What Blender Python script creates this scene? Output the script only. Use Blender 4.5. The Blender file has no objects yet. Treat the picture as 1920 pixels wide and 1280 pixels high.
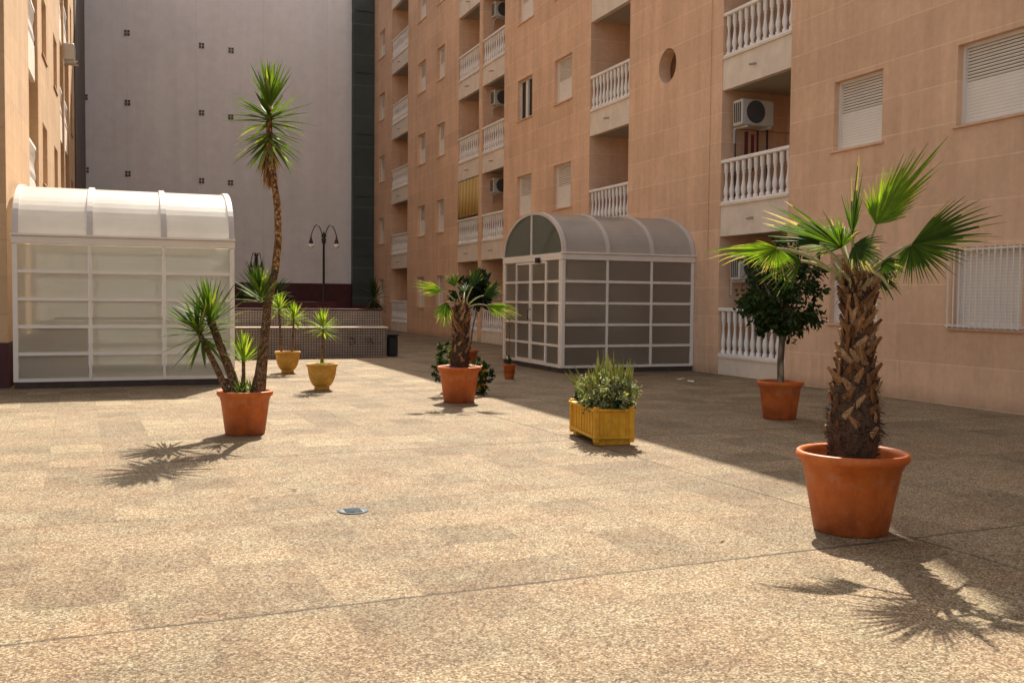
import bpy, math, random
from mathutils import Vector, Matrix
random.seed(7)
R=math.radians; PI=math.pi
S=bpy.context.scene
COL=S.collection

# ------------------------------------------------------------------ helpers
ORG={}
def org(o):
    while o is not None and o.parent is not None: o=o.parent
    return ORG.get(o.name,Vector((0,0,0))) if o is not None else Vector((0,0,0))
def tag(o,label=None,cat=None,group=None,kind=None):
    if label: o['label']=label
    if cat: o['category']=cat
    if group: o['group']=group
    if kind: o['kind']=kind
    return o
def thing(name,label,cat,loc,group=None):
    o=bpy.data.objects.new(name,None); COL.objects.link(o); o.location=loc
    ORG[o.name]=Vector(loc); o.empty_display_size=.1
    return tag(o,label,cat,group)
class MB:
    def __init__(s): s.v=[]; s.f=[]; s.m=[]; s.sm=[]
    def add(s,vs,fs,mi=0,smooth=False):
        n=len(s.v); s.v+= [tuple(v) for v in vs]
        for f in fs: s.f.append([n+i for i in f]); s.m.append(mi); s.sm.append(smooth)
    def box(s,a,b,mi=0):
        x0,y0,z0=a; x1,y1,z1=b
        if x0>x1:x0,x1=x1,x0
        if y0>y1:y0,y1=y1,y0
        if z0>z1:z0,z1=z1,z0
        s.add([(x0,y0,z0),(x1,y0,z0),(x1,y1,z0),(x0,y1,z0),(x0,y0,z1),(x1,y0,z1),(x1,y1,z1),(x0,y1,z1)],
              [(0,3,2,1),(4,5,6,7),(0,1,5,4),(1,2,6,5),(2,3,7,6),(3,0,4,7)],mi)
    def bbox(s,a,b,bev=.01,mi=0):      # box with chamfered vertical and horizontal edges
        x0,y0,z0=[min(p,q) for p,q in zip(a,b)]; x1,y1,z1=[max(p,q) for p,q in zip(a,b)]
        e=min(bev,(x1-x0)*.4,(y1-y0)*.4,(z1-z0)*.4)
        rings=[]
        for z,i in ((z0,e),(z0+e,0),(z1-e,0),(z1,e)):
            X0,X1,Y0,Y1=x0+i,x1-i,y0+i,y1-i; c=e
            rings.append([(X0+c,Y0,z),(X1-c,Y0,z),(X1,Y0+c,z),(X1,Y1-c,z),(X1-c,Y1,z),(X0+c,Y1,z),(X0,Y1-c,z),(X0,Y0+c,z)])
        vs=[p for r in rings for p in r]; fs=[tuple(range(7,-1,-1)),tuple(range(24,32))]
        for k in range(3):
            for i in range(8):
                j=(i+1)%8; fs.append((k*8+i,k*8+j,k*8+8+j,k*8+8+i))
        s.add(vs,fs,mi)
    def tube(s,pts,rs,seg=8,mi=0,cap=True,smooth=True):
        pts=[Vector(p) for p in pts]; n=len(pts)
        if not hasattr(rs,'__len__'): rs=[rs]*n
        vs=[];ref=None
        for i,p in enumerate(pts):
            t=(pts[min(i+1,n-1)]-pts[max(i-1,0)]).normalized()
            if ref is None:
                ref=Vector((0,0,1)) if abs(t.z)<.9 else Vector((1,0,0))
            a=t.cross(ref).normalized(); b=t.cross(a).normalized(); ref=b*-1 if False else ref
            for k in range(seg):
                q=2*PI*k/seg; vs.append(p+(a*math.cos(q)+b*math.sin(q))*rs[i])
        fs=[]
        for i in range(n-1):
            for k in range(seg):
                k2=(k+1)%seg; fs.append((i*seg+k,i*seg+k2,(i+1)*seg+k2,(i+1)*seg+k))
        s.add(vs,fs,mi,smooth)
        if cap:
            s.add(vs[:seg],[tuple(range(seg-1,-1,-1))],mi); s.add(vs[-seg:],[tuple(range(seg))],mi)
    def lathe(s,c,prof,seg=32,mi=0,smooth=True,closed=False,wob=0):
        c=Vector(c); vs=[];fs=[]
        for (r,z) in prof:
            for k in range(seg):
                q=2*PI*k/seg; rr=r*(1+wob*math.sin(3*q+z*7)); vs.append((c.x+rr*math.cos(q),c.y+rr*math.sin(q),c.z+z))
        for i in range(len(prof)-1):
            for k in range(seg):
                k2=(k+1)%seg; fs.append((i*seg+k,i*seg+k2,(i+1)*seg+k2,(i+1)*seg+k))
        s.add(vs,fs,mi,smooth)
    def disc(s,c,r,seg=24,mi=0,up=True):
        vs=[(c[0]+r*math.cos(2*PI*k/seg),c[1]+r*math.sin(2*PI*k/seg),c[2]) for k in range(seg)]
        s.add(vs,[tuple(range(seg)) if up else tuple(range(seg-1,-1,-1))],mi)
    def build(s,name,mats,parent=None,origin=None):
        if not isinstance(mats,(list,tuple)): mats=[mats]
        o_=Vector(origin) if origin is not None else (org(parent) if parent else Vector((0,0,0)))
        me=bpy.data.meshes.new(name)
        me.from_pydata([(v[0]-o_.x,v[1]-o_.y,v[2]-o_.z) for v in s.v],[],s.f)
        for m in mats: me.materials.append(m)
        me.polygons.foreach_set('material_index',s.m); me.polygons.foreach_set('use_smooth',s.sm)
        me.update()
        ob=bpy.data.objects.new(name,me); COL.objects.link(ob)
        if parent: ob.parent=parent
        else: ob.location=o_; ORG[ob.name]=o_
        return ob
def copy_at(o,d,parent):       # copy of a part with its sub-parts, moved by d
    c=o.copy(); COL.objects.link(c); c.parent=parent; c.location=Vector(o.location)+Vector(d)
    for ch in list(o.children):
        k=ch.copy(); COL.objects.link(k); k.parent=c
    return c

# ------------------------------------------------------------------ materials
class N:
    def __init__(s,name):
        s.m=bpy.data.materials.new(name); s.m.use_nodes=True; s.t=s.m.node_tree; s.n=s.t.nodes; s.l=s.t.links
        s.b=s.n['Principled BSDF']; s.out=s.n['Material Output']
    def node(s,t,**k):
        n=s.n.new(t)
        for a,v in k.items():
            if a.startswith('_'): n.inputs[a[1:].replace('_',' ')].default_value=v
            else: setattr(n,a,v)
        return n
    def link(s,a,b): s.l.new(a,b)
    def pos(s):
        return s.node('ShaderNodeNewGeometry').outputs['Position']
    def obj(s): return s.node('ShaderNodeTexCoord').outputs['Object']
    def noise(s,vec,scale,detail=3,rough=.6,out='Fac'):
        n=s.node('ShaderNodeTexNoise'); n.inputs['Scale'].default_value=scale; n.inputs['Detail'].default_value=detail; n.inputs['Roughness'].default_value=rough
        s.link(vec,n.inputs['Vector']); return n.outputs[out]
    def vor(s,vec,scale,out='Color',feat='F1'):
        n=s.node('ShaderNodeTexVoronoi'); n.feature=feat; n.inputs['Scale'].default_value=scale; s.link(vec,n.inputs['Vector']); return n.outputs[out]
    def ramp(s,fac,stops,interp='LINEAR'):
        n=s.node('ShaderNodeValToRGB'); n.color_ramp.interpolation=interp; e=n.color_ramp.elements
        while len(e)<len(stops): e.new(.5)
        for el,(p,c) in zip(e,stops): el.position=p; el.color=(c,c,c,1) if not hasattr(c,'__len__') else (*c,1)
        s.link(fac,n.inputs['Fac']); return n.outputs['Color']
    def mix(s,fac,a,b,mode='MIX'):
        n=s.node('ShaderNodeMix'); n.data_type='RGBA'; n.blend_type=mode
        for i,v in ((0,fac),(6,a),(7,b)):
            if isinstance(v,(int,float)): n.inputs[i].default_value=v
            elif isinstance(v,tuple): n.inputs[i].default_value=(*v,1)
            else: s.link(v,n.inputs[i])
        return n.outputs[2]
    def math(s,op,a,b=None,c=None):
        n=s.node('ShaderNodeMath'); n.operation=op
        for i,v in enumerate((a,b,c)):
            if v is None: continue
            if isinstance(v,(int,float)): n.inputs[i].default_value=v
            else: s.link(v,n.inputs[i])
        return n.outputs[0]
    def sep(s,vec):
        n=s.node('ShaderNodeSeparateXYZ'); s.link(vec,n.inputs[0]); return n.outputs
    def bump(s,h,strength=.3,dist=.01):
        n=s.node('ShaderNodeBump'); n.inputs['Strength'].default_value=strength; n.inputs['Distance'].default_value=dist
        s.link(h,n.inputs['Height']); s.link(n.outputs[0],s.b.inputs['Normal']); return n
    def col(s,c):
        if isinstance(c,tuple): s.b.inputs['Base Color'].default_value=(*c,1)
        else: s.link(c,s.b.inputs['Base Color'])
    def rough(s,v): s.b.inputs['Roughness'].default_value=v
    def spec(s,v): s.b.inputs['Specular IOR Level'].default_value=v

def simple(name,c,rough=.6,var=.25,scale=6,bump=.1,bscale=60,spec=.4,metal=0,space='obj'):
    m=N(name); v=m.obj() if space=='obj' else m.pos()
    n=m.noise(v,scale,4); lo=tuple(x*(1-var) for x in c); hi=tuple(min(1,x*(1+var*.6)) for x in c)
    m.col(m.ramp(n,[(.3,lo),(.7,hi)])); m.rough(rough); m.spec(spec); m.b.inputs['Metallic'].default_value=metal
    if bump: m.bump(m.noise(v,bscale,3),bump,.004)
    return m.m

def mat_ground():
    m=N('exposed_aggregate'); p=m.pos()
    xyz=m.sep(p)
    wob=m.math('MULTIPLY',m.math('SUBTRACT',m.noise(p,1.3,2),.5),.03)
    v=m.math('ADD',m.math('SUBTRACT',xyz[1],m.math('MULTIPLY',xyz[0],.045)),wob)
    u=m.math('ADD',m.math('ADD',xyz[0],m.math('MULTIPLY',xyz[1],.045)),wob)
    def line(c,off,per,w):
        a=m.math('DIVIDE',m.math('SUBTRACT',c,off),per)
        d=m.math('MULTIPLY',m.math('ABSOLUTE',m.math('SUBTRACT',a,m.math('ROUND',a))),per)
        return m.math('SUBTRACT',1,m.math('SMOOTH_MIN',m.math('DIVIDE',d,w),1,.1))
    jv=m.math('MAXIMUM',line(v,4.52,4.5,.020),m.math('MULTIPLY',line(v,6.77,4.5,.014),.6))
    ju=m.math('MULTIPLY',line(u,4.71,4.6,.018),.9)
    j=m.math('MAXIMUM',jv,m.math('MULTIPLY',ju,m.math('GREATER_THAN',u,4.0)))
    j=m.math('MULTIPLY',j,m.ramp(m.noise(p,.9,3),[(.35,.6),(.6,1)]))
    # pebbles
    cell=m.vor(p,105); r=m.sep(cell)[0]
    peb=m.ramp(r,[(0,(.07,.04,.025)),(.11,(.28,.17,.10)),(.27,(.44,.32,.20)),(.46,(.60,.48,.33)),(.68,(.88,.79,.60)),(.88,(.98,.95,.84)),(.95,(.22,.13,.08))],'CONSTANT')
    d=m.vor(p,105,'Distance')
    cell2=m.vor(p,42); r2=m.sep(cell2)[1]
    peb=m.mix(.30,peb,m.ramp(r2,[(0,(.38,.25,.17)),(.5,(.54,.41,.29)),(1,(.70,.58,.44))]),'MIX')
    gap=m.ramp(d,[(.45,0),(.75,1)])
    c=m.mix(m.math('MULTIPLY',gap,.4),peb,(.22,.15,.10))
    # blotches
    b1=m.noise(p,.55,5,.65); c=m.mix(1,c,m.ramp(b1,[(.3,(.74,.73,.72)),(.7,(1.0,1.0,1.0))]),'MULTIPLY')
    b2=m.noise(p,3.5,4); c=m.mix(1,c,m.ramp(b2,[(.3,(.80,.76,.72)),(.65,(1,1,.99))]),'MULTIPLY')
    b3=m.noise(p,1.9,4,.6); c=m.mix(1,c,m.ramp(b3,[(.35,(1.06,.95,.90)),(.6,(1.0,1.0,.98))]),'MULTIPLY')
    # pale worn patches, tile sized
    cu=m.math('FLOOR',m.math('DIVIDE',m.math('SUBTRACT',u,4.71),.45)); cv=m.math('FLOOR',m.math('DIVIDE',m.math('SUBTRACT',v,4.52),.45))
    cmb=m.node('ShaderNodeCombineXYZ'); m.link(m.math('ADD',cu,37),cmb.inputs[0]); m.link(cv,cmb.inputs[1])
    wn=m.node('ShaderNodeTexWhiteNoise'); m.link(cmb.outputs[0],wn.inputs['Vector'])
    pale=m.math('MULTIPLY',m.math('GREATER_THAN',wn.outputs[0],.968),m.ramp(m.noise(p,10,5),[(.3,.0),(.6,.24)]))
    c=m.mix(pale,c,(.66,.58,.38))
    tint=m.ramp(wn.outputs[0],[(0,(.80,.77,.74)),(.4,(.98,.96,.94)),(1,(1.12,1.11,1.07))]); c=m.mix(1,c,tint,'MULTIPLY')
    fj=m.math('MAXIMUM',line(v,4.52,.45,.006),line(u,4.71,.45,.006)); c=m.mix(m.math('MULTIPLY',fj,m.ramp(m.noise(p,1.1,3),[(.4,.18),(.65,.5)])),c,(.16,.11,.08))
    # dark stains
    st=m.ramp(m.noise(p,1.1,6,.7),[(.58,0),(.74,.25)]); c=m.mix(st,c,(.2,.14,.10))
    c=m.mix(m.math('MULTIPLY',j,.97),c,(.03,.022,.018))
    c=m.mix(1,c,(.535,.535,.485),'MULTIPLY')
    m.col(c); m.rough(.85); m.spec(.25)
    h=m.math('SUBTRACT',m.math('SUBTRACT',1,d),m.math('MULTIPLY',j,2))
    m.bump(h,.45,.004)
    return m.m

def mat_facade(name,base,light,per=.57,off=0.0):
    m=N(name); p=m.pos(); z=m.sep(p)[2]
    a=m.math('DIVIDE',m.math('SUBTRACT',z,off),per)
    d=m.math('MULTIPLY',m.math('ABSOLUTE',m.math('SUBTRACT',a,m.math('ROUND',a))),per)
    line=m.math('LESS_THAN',d,.009)
    line=m.math('MULTIPLY',line,m.ramp(m.noise(p,2.2,3),[(.3,.12),(.6,.5)]))
    n1=m.noise(p,.7,5,.6); n2=m.noise(p,9,4)
    c=m.ramp(n1,[(.25,tuple(x*.86 for x in base)),(.75,tuple(x*1.08 for x in base))])
    c=m.mix(1,c,m.ramp(n2,[(.3,(.93,.93,.93)),(.7,(1.04,1.04,1.04))]),'MULTIPLY')
    y0=m.sep(p)[1]; cm=m.node('ShaderNodeCombineXYZ'); m.link(m.math('FLOOR',a),cm.inputs[0]); m.link(m.math('FLOOR',m.math('DIVIDE',y0,2.37)),cm.inputs[1])
    wq=m.node('ShaderNodeTexWhiteNoise'); m.link(cm.outputs[0],wq.inputs['Vector'])
    c=m.mix(1,c,m.ramp(wq.outputs[0],[(0,(.94,.93,.92)),(1,(1.04,1.04,1.04))]),'MULTIPLY')
    # rain streaks
    mp=m.node('ShaderNodeMapping'); mp.inputs['Scale'].default_value=(3.5,3.5,.25); m.link(p,mp.inputs[0])
    c=m.mix(1,c,m.ramp(m.noise(mp.outputs[0],1.2,4),[(.35,(.90,.88,.86)),(.6,(1,1,1))]),'MULTIPLY')
    y_=m.sep(p)[1]
    cell=m.noise(mp.outputs[0],3.2,5,.7); blot=m.ramp(m.noise(p,.9,4,.6),[(.5,0),(.75,.5)])
    c=m.mix(m.math('MULTIPLY',blot,m.ramp(cell,[(.45,0),(.7,1)])),c,tuple(x*.55 for x in base))
    # splash dirt at the foot
    dz=m.ramp(m.math('ADD',z,m.math('MULTIPLY',m.noise(p,3,3),.25)),[(.15,.35),(.35,0)])
    c=m.mix(dz,c,(.16,.10,.06))
    c=m.mix(line,c,light); m.col(c); m.rough(.9); m.spec(.2)
    m.bump(m.math('SUBTRACT',m.noise(p,120,3),m.math('MULTIPLY',m.math('LESS_THAN',d,.012),1.2)),.25,.004)
    return m.m

def mat_leaf(name,c1,c2,tip=None,trans=.35,rough=.45):
    m=N(name); g=m.node('ShaderNodeNewGeometry')
    c=m.ramp(g.outputs['Random Per Island'],[(0,c1),(.55,tuple((a+b)/2 for a,b in zip(c1,c2))),(1,c2)])
    if tip: c=m.mix(m.math('GREATER_THAN',g.outputs['Random Per Island'],.9),c,tip)
    c=m.mix(1,c,m.ramp(m.noise(g.outputs['Position'],14,3),[(.3,(.75,.75,.75)),(.7,(1.15,1.15,1.1))]),'MULTIPLY')
    m.col(c); m.rough(.62); m.spec(.12)
    tr=m.node('ShaderNodeBsdfTranslucent'); m.link(m.mix(1,c,(1.4,1.5,.5),'MULTIPLY'),tr.inputs[0])
    mx=m.node('ShaderNodeMixShader'); mx.inputs[0].default_value=trans
    m.link(m.b.outputs[0],mx.inputs[1]); m.link(tr.outputs[0],mx.inputs[2]); m.link(mx.outputs[0],m.out.inputs[0])
    return m.m

def mat_pane(name,diff,trans_c,tfac,alpha,rough=.25,blur=0):
    m=N(name); p=m.pos()
    n=m.noise(p,1.1,3); c=m.ramp(n,[(.3,tuple(x*.85 for x in diff)),(.7,tuple(x*1.1 for x in diff))])
    d=m.mix(m.ramp(m.noise(p,8,4),[(.5,0),(.8,.10)]),c,tuple(x*.6 for x in diff))
    m.col(d); m.rough(rough); m.spec(.5)
    tr=m.node('ShaderNodeBsdfTranslucent'); tr.inputs[0].default_value=(*trans_c,1)
    mx=m.node('ShaderNodeMixShader'); mx.inputs[0].default_value=tfac
    m.link(m.b.outputs[0],mx.inputs[1]); m.link(tr.outputs[0],mx.inputs[2])
    last=mx
    if alpha>0:
        tp=m.node('ShaderNodeBsdfTransparent'); tp.inputs[0].default_value=(.8,.8,.75,1)
        m2=m.node('ShaderNodeMixShader'); m2.inputs[0].default_value=alpha
        m.link(mx.outputs[0],m2.inputs[1]); m.link(tp.outputs[0],m2.inputs[2]); last=m2
    if blur:
        rf=m.node('ShaderNodeBsdfRefraction'); rf.inputs['IOR'].default_value=1.03; rf.inputs['Roughness'].default_value=.42; rf.inputs['Color'].default_value=(.9,.9,.86,1)
        m3=m.node('ShaderNodeMixShader'); m3.inputs[0].default_value=blur
        m.link(last.outputs[0],m3.inputs[1]); m.link(rf.outputs[0],m3.inputs[2]); last=m3
    m.link(last.outputs[0],m.out.inputs[0])
    return m.m

M={}
M['ground']=mat_ground()
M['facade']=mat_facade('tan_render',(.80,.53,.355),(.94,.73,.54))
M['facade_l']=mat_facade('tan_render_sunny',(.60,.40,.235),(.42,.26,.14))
M['cream']=simple('cream_paint',(.78,.67,.55),.75,.12,3,.15,80,space='pos')
M['white']=simple('white_baluster',(.86,.81,.76),.6,.08,5,.1,60,space='pos')
M['alu']=simple('white_aluminium',(.80,.73,.66),.4,.06,3,0)
M['shutter']=simple('shutter_slats',(.84,.78,.70),.5,.06,2,0)
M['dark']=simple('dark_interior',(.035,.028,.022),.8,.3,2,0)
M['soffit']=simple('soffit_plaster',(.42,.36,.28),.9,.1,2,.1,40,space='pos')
M['grey']=simple('grey_party_wall',(.84,.81,.81),.95,.14,.22,.35,14,spec=.1,space='pos')
def mat_party():
    m=N('grey_party_wall'); p=m.pos(); xyz=m.sep(p)
    c=m.ramp(m.noise(p,.25,5,.6),[(.3,(.80,.785,.785)),(.7,(.89,.875,.87))])
    mp=m.node('ShaderNodeMapping'); mp.inputs['Scale'].default_value=(2.2,1,.10); m.link(p,mp.inputs[0])
    c=m.mix(1,c,m.ramp(m.noise(mp.outputs[0],1.0,6,.65),[(.32,(.94,.93,.92)),(.62,(1,1,1))]),'MULTIPLY')
    c=m.mix(1,c,m.ramp(m.noise(p,2.5,5,.7),[(.3,(.92,.92,.92)),(.7,(1.02,1.02,1.02))]),'MULTIPLY')
    a=m.math('DIVIDE',m.math('SUBTRACT',xyz[0],2.86),2.9); d=m.math('MULTIPLY',m.math('ABSOLUTE',m.math('SUBTRACT',a,m.math('ROUND',a))),2.9)
    c=m.mix(m.math('MULTIPLY',m.math('LESS_THAN',d,.03),.12),c,(.45,.42,.42))
    m.col(c); m.rough(.95); m.spec(.1); m.bump(m.noise(p,14,4),.3,.01); return m.m
M['grey']=mat_party()
M['burgundy']=simple('burgundy_paint',(.075,.016,.018),.6,.25,2,.1,space='pos')
M['vent']=simple('vent_dark',(.10,.09,.09),.7,.2,2,0)
M['iron']=simple('black_iron',(.02,.02,.022),.45,.3,5,.1)
M['globe']=simple('clear_lamp_glass',(.75,.72,.66),.15,.05,2,0,spec=.8)
M['soil']=simple('potting_soil',(.03,.018,.011),.95,.4,20,.8,40)
M['brownwood']=simple('brown_wood',(.16,.07,.035),.6,.3,5,.2)
M['asphaltdark']=simple('curb_dark',(.07,.05,.04),.9,.3,5,.3,30)
M['acwhite']=simple('ac_casing',(.55,.52,.47),.5,.08,3,0)
M['acdark']=simple('ac_grille',(.07,.07,.07),.6,.2,3,0)
M['awning']=None
M['steel']=simple('drain_metal',(.05,.075,.095),.7,.5,25,.4,30)
M['drainlid']=simple('drain_lid',(.20,.19,.16),.8,.5,18,.4,40)
M['plastic']=simple('black_plastic',(.018,.02,.022),.4,.2,3,.0)
M['litter']=simple('paper',(.75,.72,.66),.8,.1,3,0)
M['redcloth']=simple('dark_red_cloth',(.16,.03,.03),.9,.3,8,.2)
M['greenglass']=simple('pale_green_curtain',(.30,.36,.26),.6,.1,4,0)
def mat_terra():
    m=N('terracotta_plastic'); v=m.obj(); z=m.sep(v)[2]
    n=m.noise(v,5,5,.6); c=m.ramp(n,[(.3,(.46,.095,.016)),(.7,(.62,.165,.030))])
    dirt=m.math('MULTIPLY',m.ramp(z,[(0.02,1),(.30,0)]),m.ramp(m.noise(v,9,5),[(.3,.2),(.65,.85)]))
    c=m.mix(dirt,c,(.16,.035,.012)); 
    sp=m.ramp(m.noise(v,26,4),[(.60,0),(.74,.30)]); c=m.mix(sp,c,(.50,.26,.15))
    mp=m.node('ShaderNodeMapping'); mp.inputs['Scale'].default_value=(6,6,1.2); m.link(v,mp.inputs[0])
    c=m.mix(m.ramp(m.noise(mp.outputs[0],2.5,5,.65),[(.50,0),(.72,.45)]),c,(.30,.055,.014))
    band=m.math('MULTIPLY',m.ramp(m.math('ABSOLUTE',m.math('SUBTRACT',z,.36)),[(0,1),(.08,0)]),m.ramp(m.noise(v,11,5,.7),[(.45,0),(.7,.5)])); c=m.mix(band,c,(.60,.34,.22)); m.col(c); m.rough(.5); m.spec(.35)
    m.bump(m.noise(v,30,4),.12,.004); return m.m
M['terra']=mat_terra()
def mat_yellow(name,c1,c2,dirtc):
    m=N(name); v=m.obj(); z=m.sep(v)[2]
    n=m.noise(v,7,5,.6); c=m.ramp(n,[(.3,c1),(.7,c2)])
    dirt=m.ramp(m.noise(v,16,6,.7),[(.5,0),(.7,.7)]); c=m.mix(dirt,c,dirtc); m.col(c); m.rough(.6); m.spec(.3)
    m.bump(m.noise(v,50,4),.3,.004); return m.m
M['yellow']=mat_yellow('ochre_pot_paint',(.48,.24,.035),(.62,.36,.07),(.30,.12,.02))
M['ybox']=mat_yellow('yellow_box_paint',(.62,.30,.02),(.74,.42,.035),(.40,.17,.02))
def mat_tiles():
    m=N('mosaic_tiles'); p=m.pos(); br=m.node('ShaderNodeTexBrick'); 
    mp=m.node('ShaderNodeMapping'); mp.inputs['Rotation'].default_value=(R(90),0,0); m.link(p,mp.inputs[0]); m.link(mp.outputs[0],br.inputs[0])
    br.offset=0; br.inputs['Scale'].default_value=1; br.inputs['Brick Width'].default_value=.062; br.inputs['Row Height'].default_value=.062; br.inputs['Mortar Size'].default_value=.008; br.inputs['Mortar Smooth'].default_value=.2
    br.inputs['Color1'].default_value=(.29,.245,.215,1); br.inputs['Color2'].default_value=(.34,.29,.25,1); br.inputs['Mortar'].default_value=(.07,.045,.04,1)
    c=m.mix(1,br.outputs[0],m.ramp(m.noise(p,3,4),[(.3,(.75,.75,.75)),(.7,(1.05,1.05,1.05))]),'MULTIPLY')
    m.col(c); m.rough(.5); m.bump(br.outputs[1],-.3,.004); return m.m
M['tiles']=mat_tiles()
def mat_stripes(name,a,b,freq):
    m=N(name); y=m.sep(m.pos())[1]
    f=m.math('SINE',m.math('MULTIPLY',y,freq)); m.col(m.mix(m.math('GREATER_THAN',f,.0),a,b)); m.rough(.85); return m.m
M['awning']=mat_stripes('yellow_striped_fabric',(.62,.44,.14),(.50,.31,.10),34)
def mat_green_tower():
    m=N('dark_green_cladding'); p=m.pos(); z=m.sep(p)[2]
    a=m.math('DIVIDE',z,1.42); d=m.math('ABSOLUTE',m.math('SUBTRACT',a,m.math('ROUND',a)))
    c=m.ramp(m.noise(p,.6,4),[(.3,(.035,.048,.042)),(.7,(.065,.085,.075))])
    c=m.mix(m.math('MULTIPLY',m.math('LESS_THAN',d,.02),.35),c,(.16,.19,.17)); m.col(c); m.rough(.45); m.spec(.4); return m.m
M['tower']=mat_green_tower()
def mat_bark(name,c1,c2,c3,scale,zs=.5,bump=.8):
    m=N(name); v=m.obj(); mp=m.node('ShaderNodeMapping'); mp.inputs['Scale'].default_value=(1,1,zs); m.link(v,mp.inputs[0])
    cc=m.vor(mp.outputs[0],scale); r=m.sep(cc)[0]; d=m.vor(mp.outputs[0],scale,'Distance')
    c=m.ramp(r,[(0,c1),(.5,c2),(1,c3)]); c=m.mix(m.ramp(d,[(.35,0),(.7,.8)]),c,tuple(x*.35 for x in c1))
    m.col(c); m.rough(.85); m.spec(.2); m.bump(m.math('SUBTRACT',m.noise(v,90,3),d),bump,.01); return m.m
M['yuccabark']=mat_bark('yucca_bark',(.14,.075,.04),(.22,.13,.075),(.30,.19,.11),55,.6)
M['scarbark']=mat_bark('scarred_yucca_bark',(.14,.055,.018),(.42,.20,.065),(.58,.35,.15),42,.55)
M['palebark']=mat_bark('pale_bark',(.20,.15,.10),(.29,.22,.15),(.34,.27,.19),20,.3,.3)
def mat_boot(name,stops):
    m=N(name); g=m.node('ShaderNodeNewGeometry'); v=m.obj()
    c=m.ramp(g.outputs['Random Per Island'],stops)
    mp=m.node('ShaderNodeMapping'); mp.inputs['Scale'].default_value=(9,9,1.5); m.link(v,mp.inputs[0])
    c=m.mix(1,c,m.ramp(m.noise(mp.outputs[0],8,5,.7),[(.3,(.45,.42,.4)),(.65,(1.1,1.1,1.1))]),'MULTIPLY')
    m.col(c); m.rough(.8); m.spec(.2); m.bump(m.noise(mp.outputs[0],25,4),.6,.006); return m.m
M['boot']=mat_boot('palm_leaf_bases',[(0,(.09,.04,.018)),(.3,(.22,.10,.04)),(.6,(.36,.19,.085)),(1,(.46,.30,.17))])
M['fibre']=mat_boot('palm_fibre',[(0,(.03,.017,.012)),(.5,(.07,.04,.027)),(1,(.15,.095,.06))])
M['palm']=mat_leaf('palm_leaf',(.035,.075,.014),(.11,.18,.028),trans=.36,rough=.4)
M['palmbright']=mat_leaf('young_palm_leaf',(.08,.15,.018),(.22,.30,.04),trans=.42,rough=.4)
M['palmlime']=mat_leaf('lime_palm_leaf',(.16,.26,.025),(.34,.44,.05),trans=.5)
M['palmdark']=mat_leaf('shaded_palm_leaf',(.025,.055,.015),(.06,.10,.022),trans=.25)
M['palmtip']=mat_leaf('dry_palm_tips',(.40,.33,.14),(.52,.42,.20),trans=.3)
M['petiole']=mat_leaf('petiole',(.30,.28,.12),(.42,.38,.20),trans=.1)
M['yucca']=mat_leaf('yucca_leaf',(.035,.085,.014),(.16,.23,.035),tip=(.30,.30,.10),trans=.3,rough=.35)
M['yuccalime']=mat_leaf('lime_yucca_leaf',(.13,.22,.02),(.34,.42,.05),tip=(.42,.40,.14),trans=.4)
M['dead']=mat_leaf('dead_leaf',(.20,.09,.035),(.42,.24,.10),trans=.2,rough=.8)
M['ficus']=mat_leaf('ficus_leaf',(.014,.032,.009),(.045,.08,.02),tip=(.10,.12,.05),trans=.2,rough=.3)
M['varieg']=mat_leaf('variegated_leaf',(.09,.13,.05),(.50,.50,.33),trans=.3,rough=.5)
M['sword']=mat_leaf('sword_leaf',(.08,.085,.04),(.26,.24,.10),trans=.15,rough=.5)
M['darkbush']=mat_leaf('dark_bush_leaf',(.012,.03,.012),(.05,.08,.03),trans=.2)
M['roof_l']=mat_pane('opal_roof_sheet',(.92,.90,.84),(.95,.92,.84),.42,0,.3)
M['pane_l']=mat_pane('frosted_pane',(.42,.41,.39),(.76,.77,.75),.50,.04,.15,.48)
M['roof_r']=mat_pane('shaded_opal_roof_sheet',(.62,.56,.49),(.45,.42,.37),.35,0,.12)  # darker copy of the opal sheet, shade put into its colour
M['pane_r']=mat_pane('shaded_frosted_pane',(.46,.41,.35),(.50,.47,.42),.38,.12,.04,.5)  # frosted glass again, with this shelter's shade put into the tint
M['gable_r']=mat_pane('green_grey_gable_glass',(.20,.23,.19),(.34,.38,.32),.45,.25,.08)
M['stair']=simple('brown_stair_plaster',(.34,.21,.12),.9,.2,3,.1)
M['hoop']=simple('hoop_aluminium',(.60,.54,.50),.4,.06,3,0)
M['end_shade']=simple('dark_brown_end_shade',(.13,.10,.085),.9,.25,1,.1,space='pos')  # dark brown that carries the shade of the far end in its colour

# ------------------------------------------------------------------ camera and light
H=1.45
yaw,pitch,roll=R(21.2),R(-2.48),R(.547)
w=Vector((math.sin(yaw)*math.cos(pitch),math.cos(yaw)*math.cos(pitch),math.sin(pitch)))
r0=Vector((math.cos(yaw),-math.sin(yaw),0)); u0=r0.cross(w)
rr=r0*math.cos(roll)+u0*math.sin(roll); uu=-r0*math.sin(roll)+u0*math.cos(roll)
cam=bpy.data.cameras.new('camera'); co=bpy.data.objects.new('camera',cam); COL.objects.link(co)
co.matrix_world=Matrix(((rr.x,uu.x,-w.x,0),(rr.y,uu.y,-w.y,0),(rr.z,uu.z,-w.z,H),(0,0,0,1)))
cam.lens=1850/1920*36; cam.sensor_width=36; cam.clip_end=600; S.camera=co
SUN=Vector((.38,.86,1.0)).normalized()
sl=bpy.data.lights.new('sun','SUN'); sl.energy=4.3; sl.angle=R(.4); sl.color=(1,.92,.78)
so=bpy.data.objects.new('sun',sl); COL.objects.link(so); so.rotation_euler=SUN.to_track_quat('Z','Y').to_euler(); so.location=(0,0,40)
W=bpy.data.worlds.new('World'); S.world=W; W.use_nodes=True; nt=W.node_tree
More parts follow.
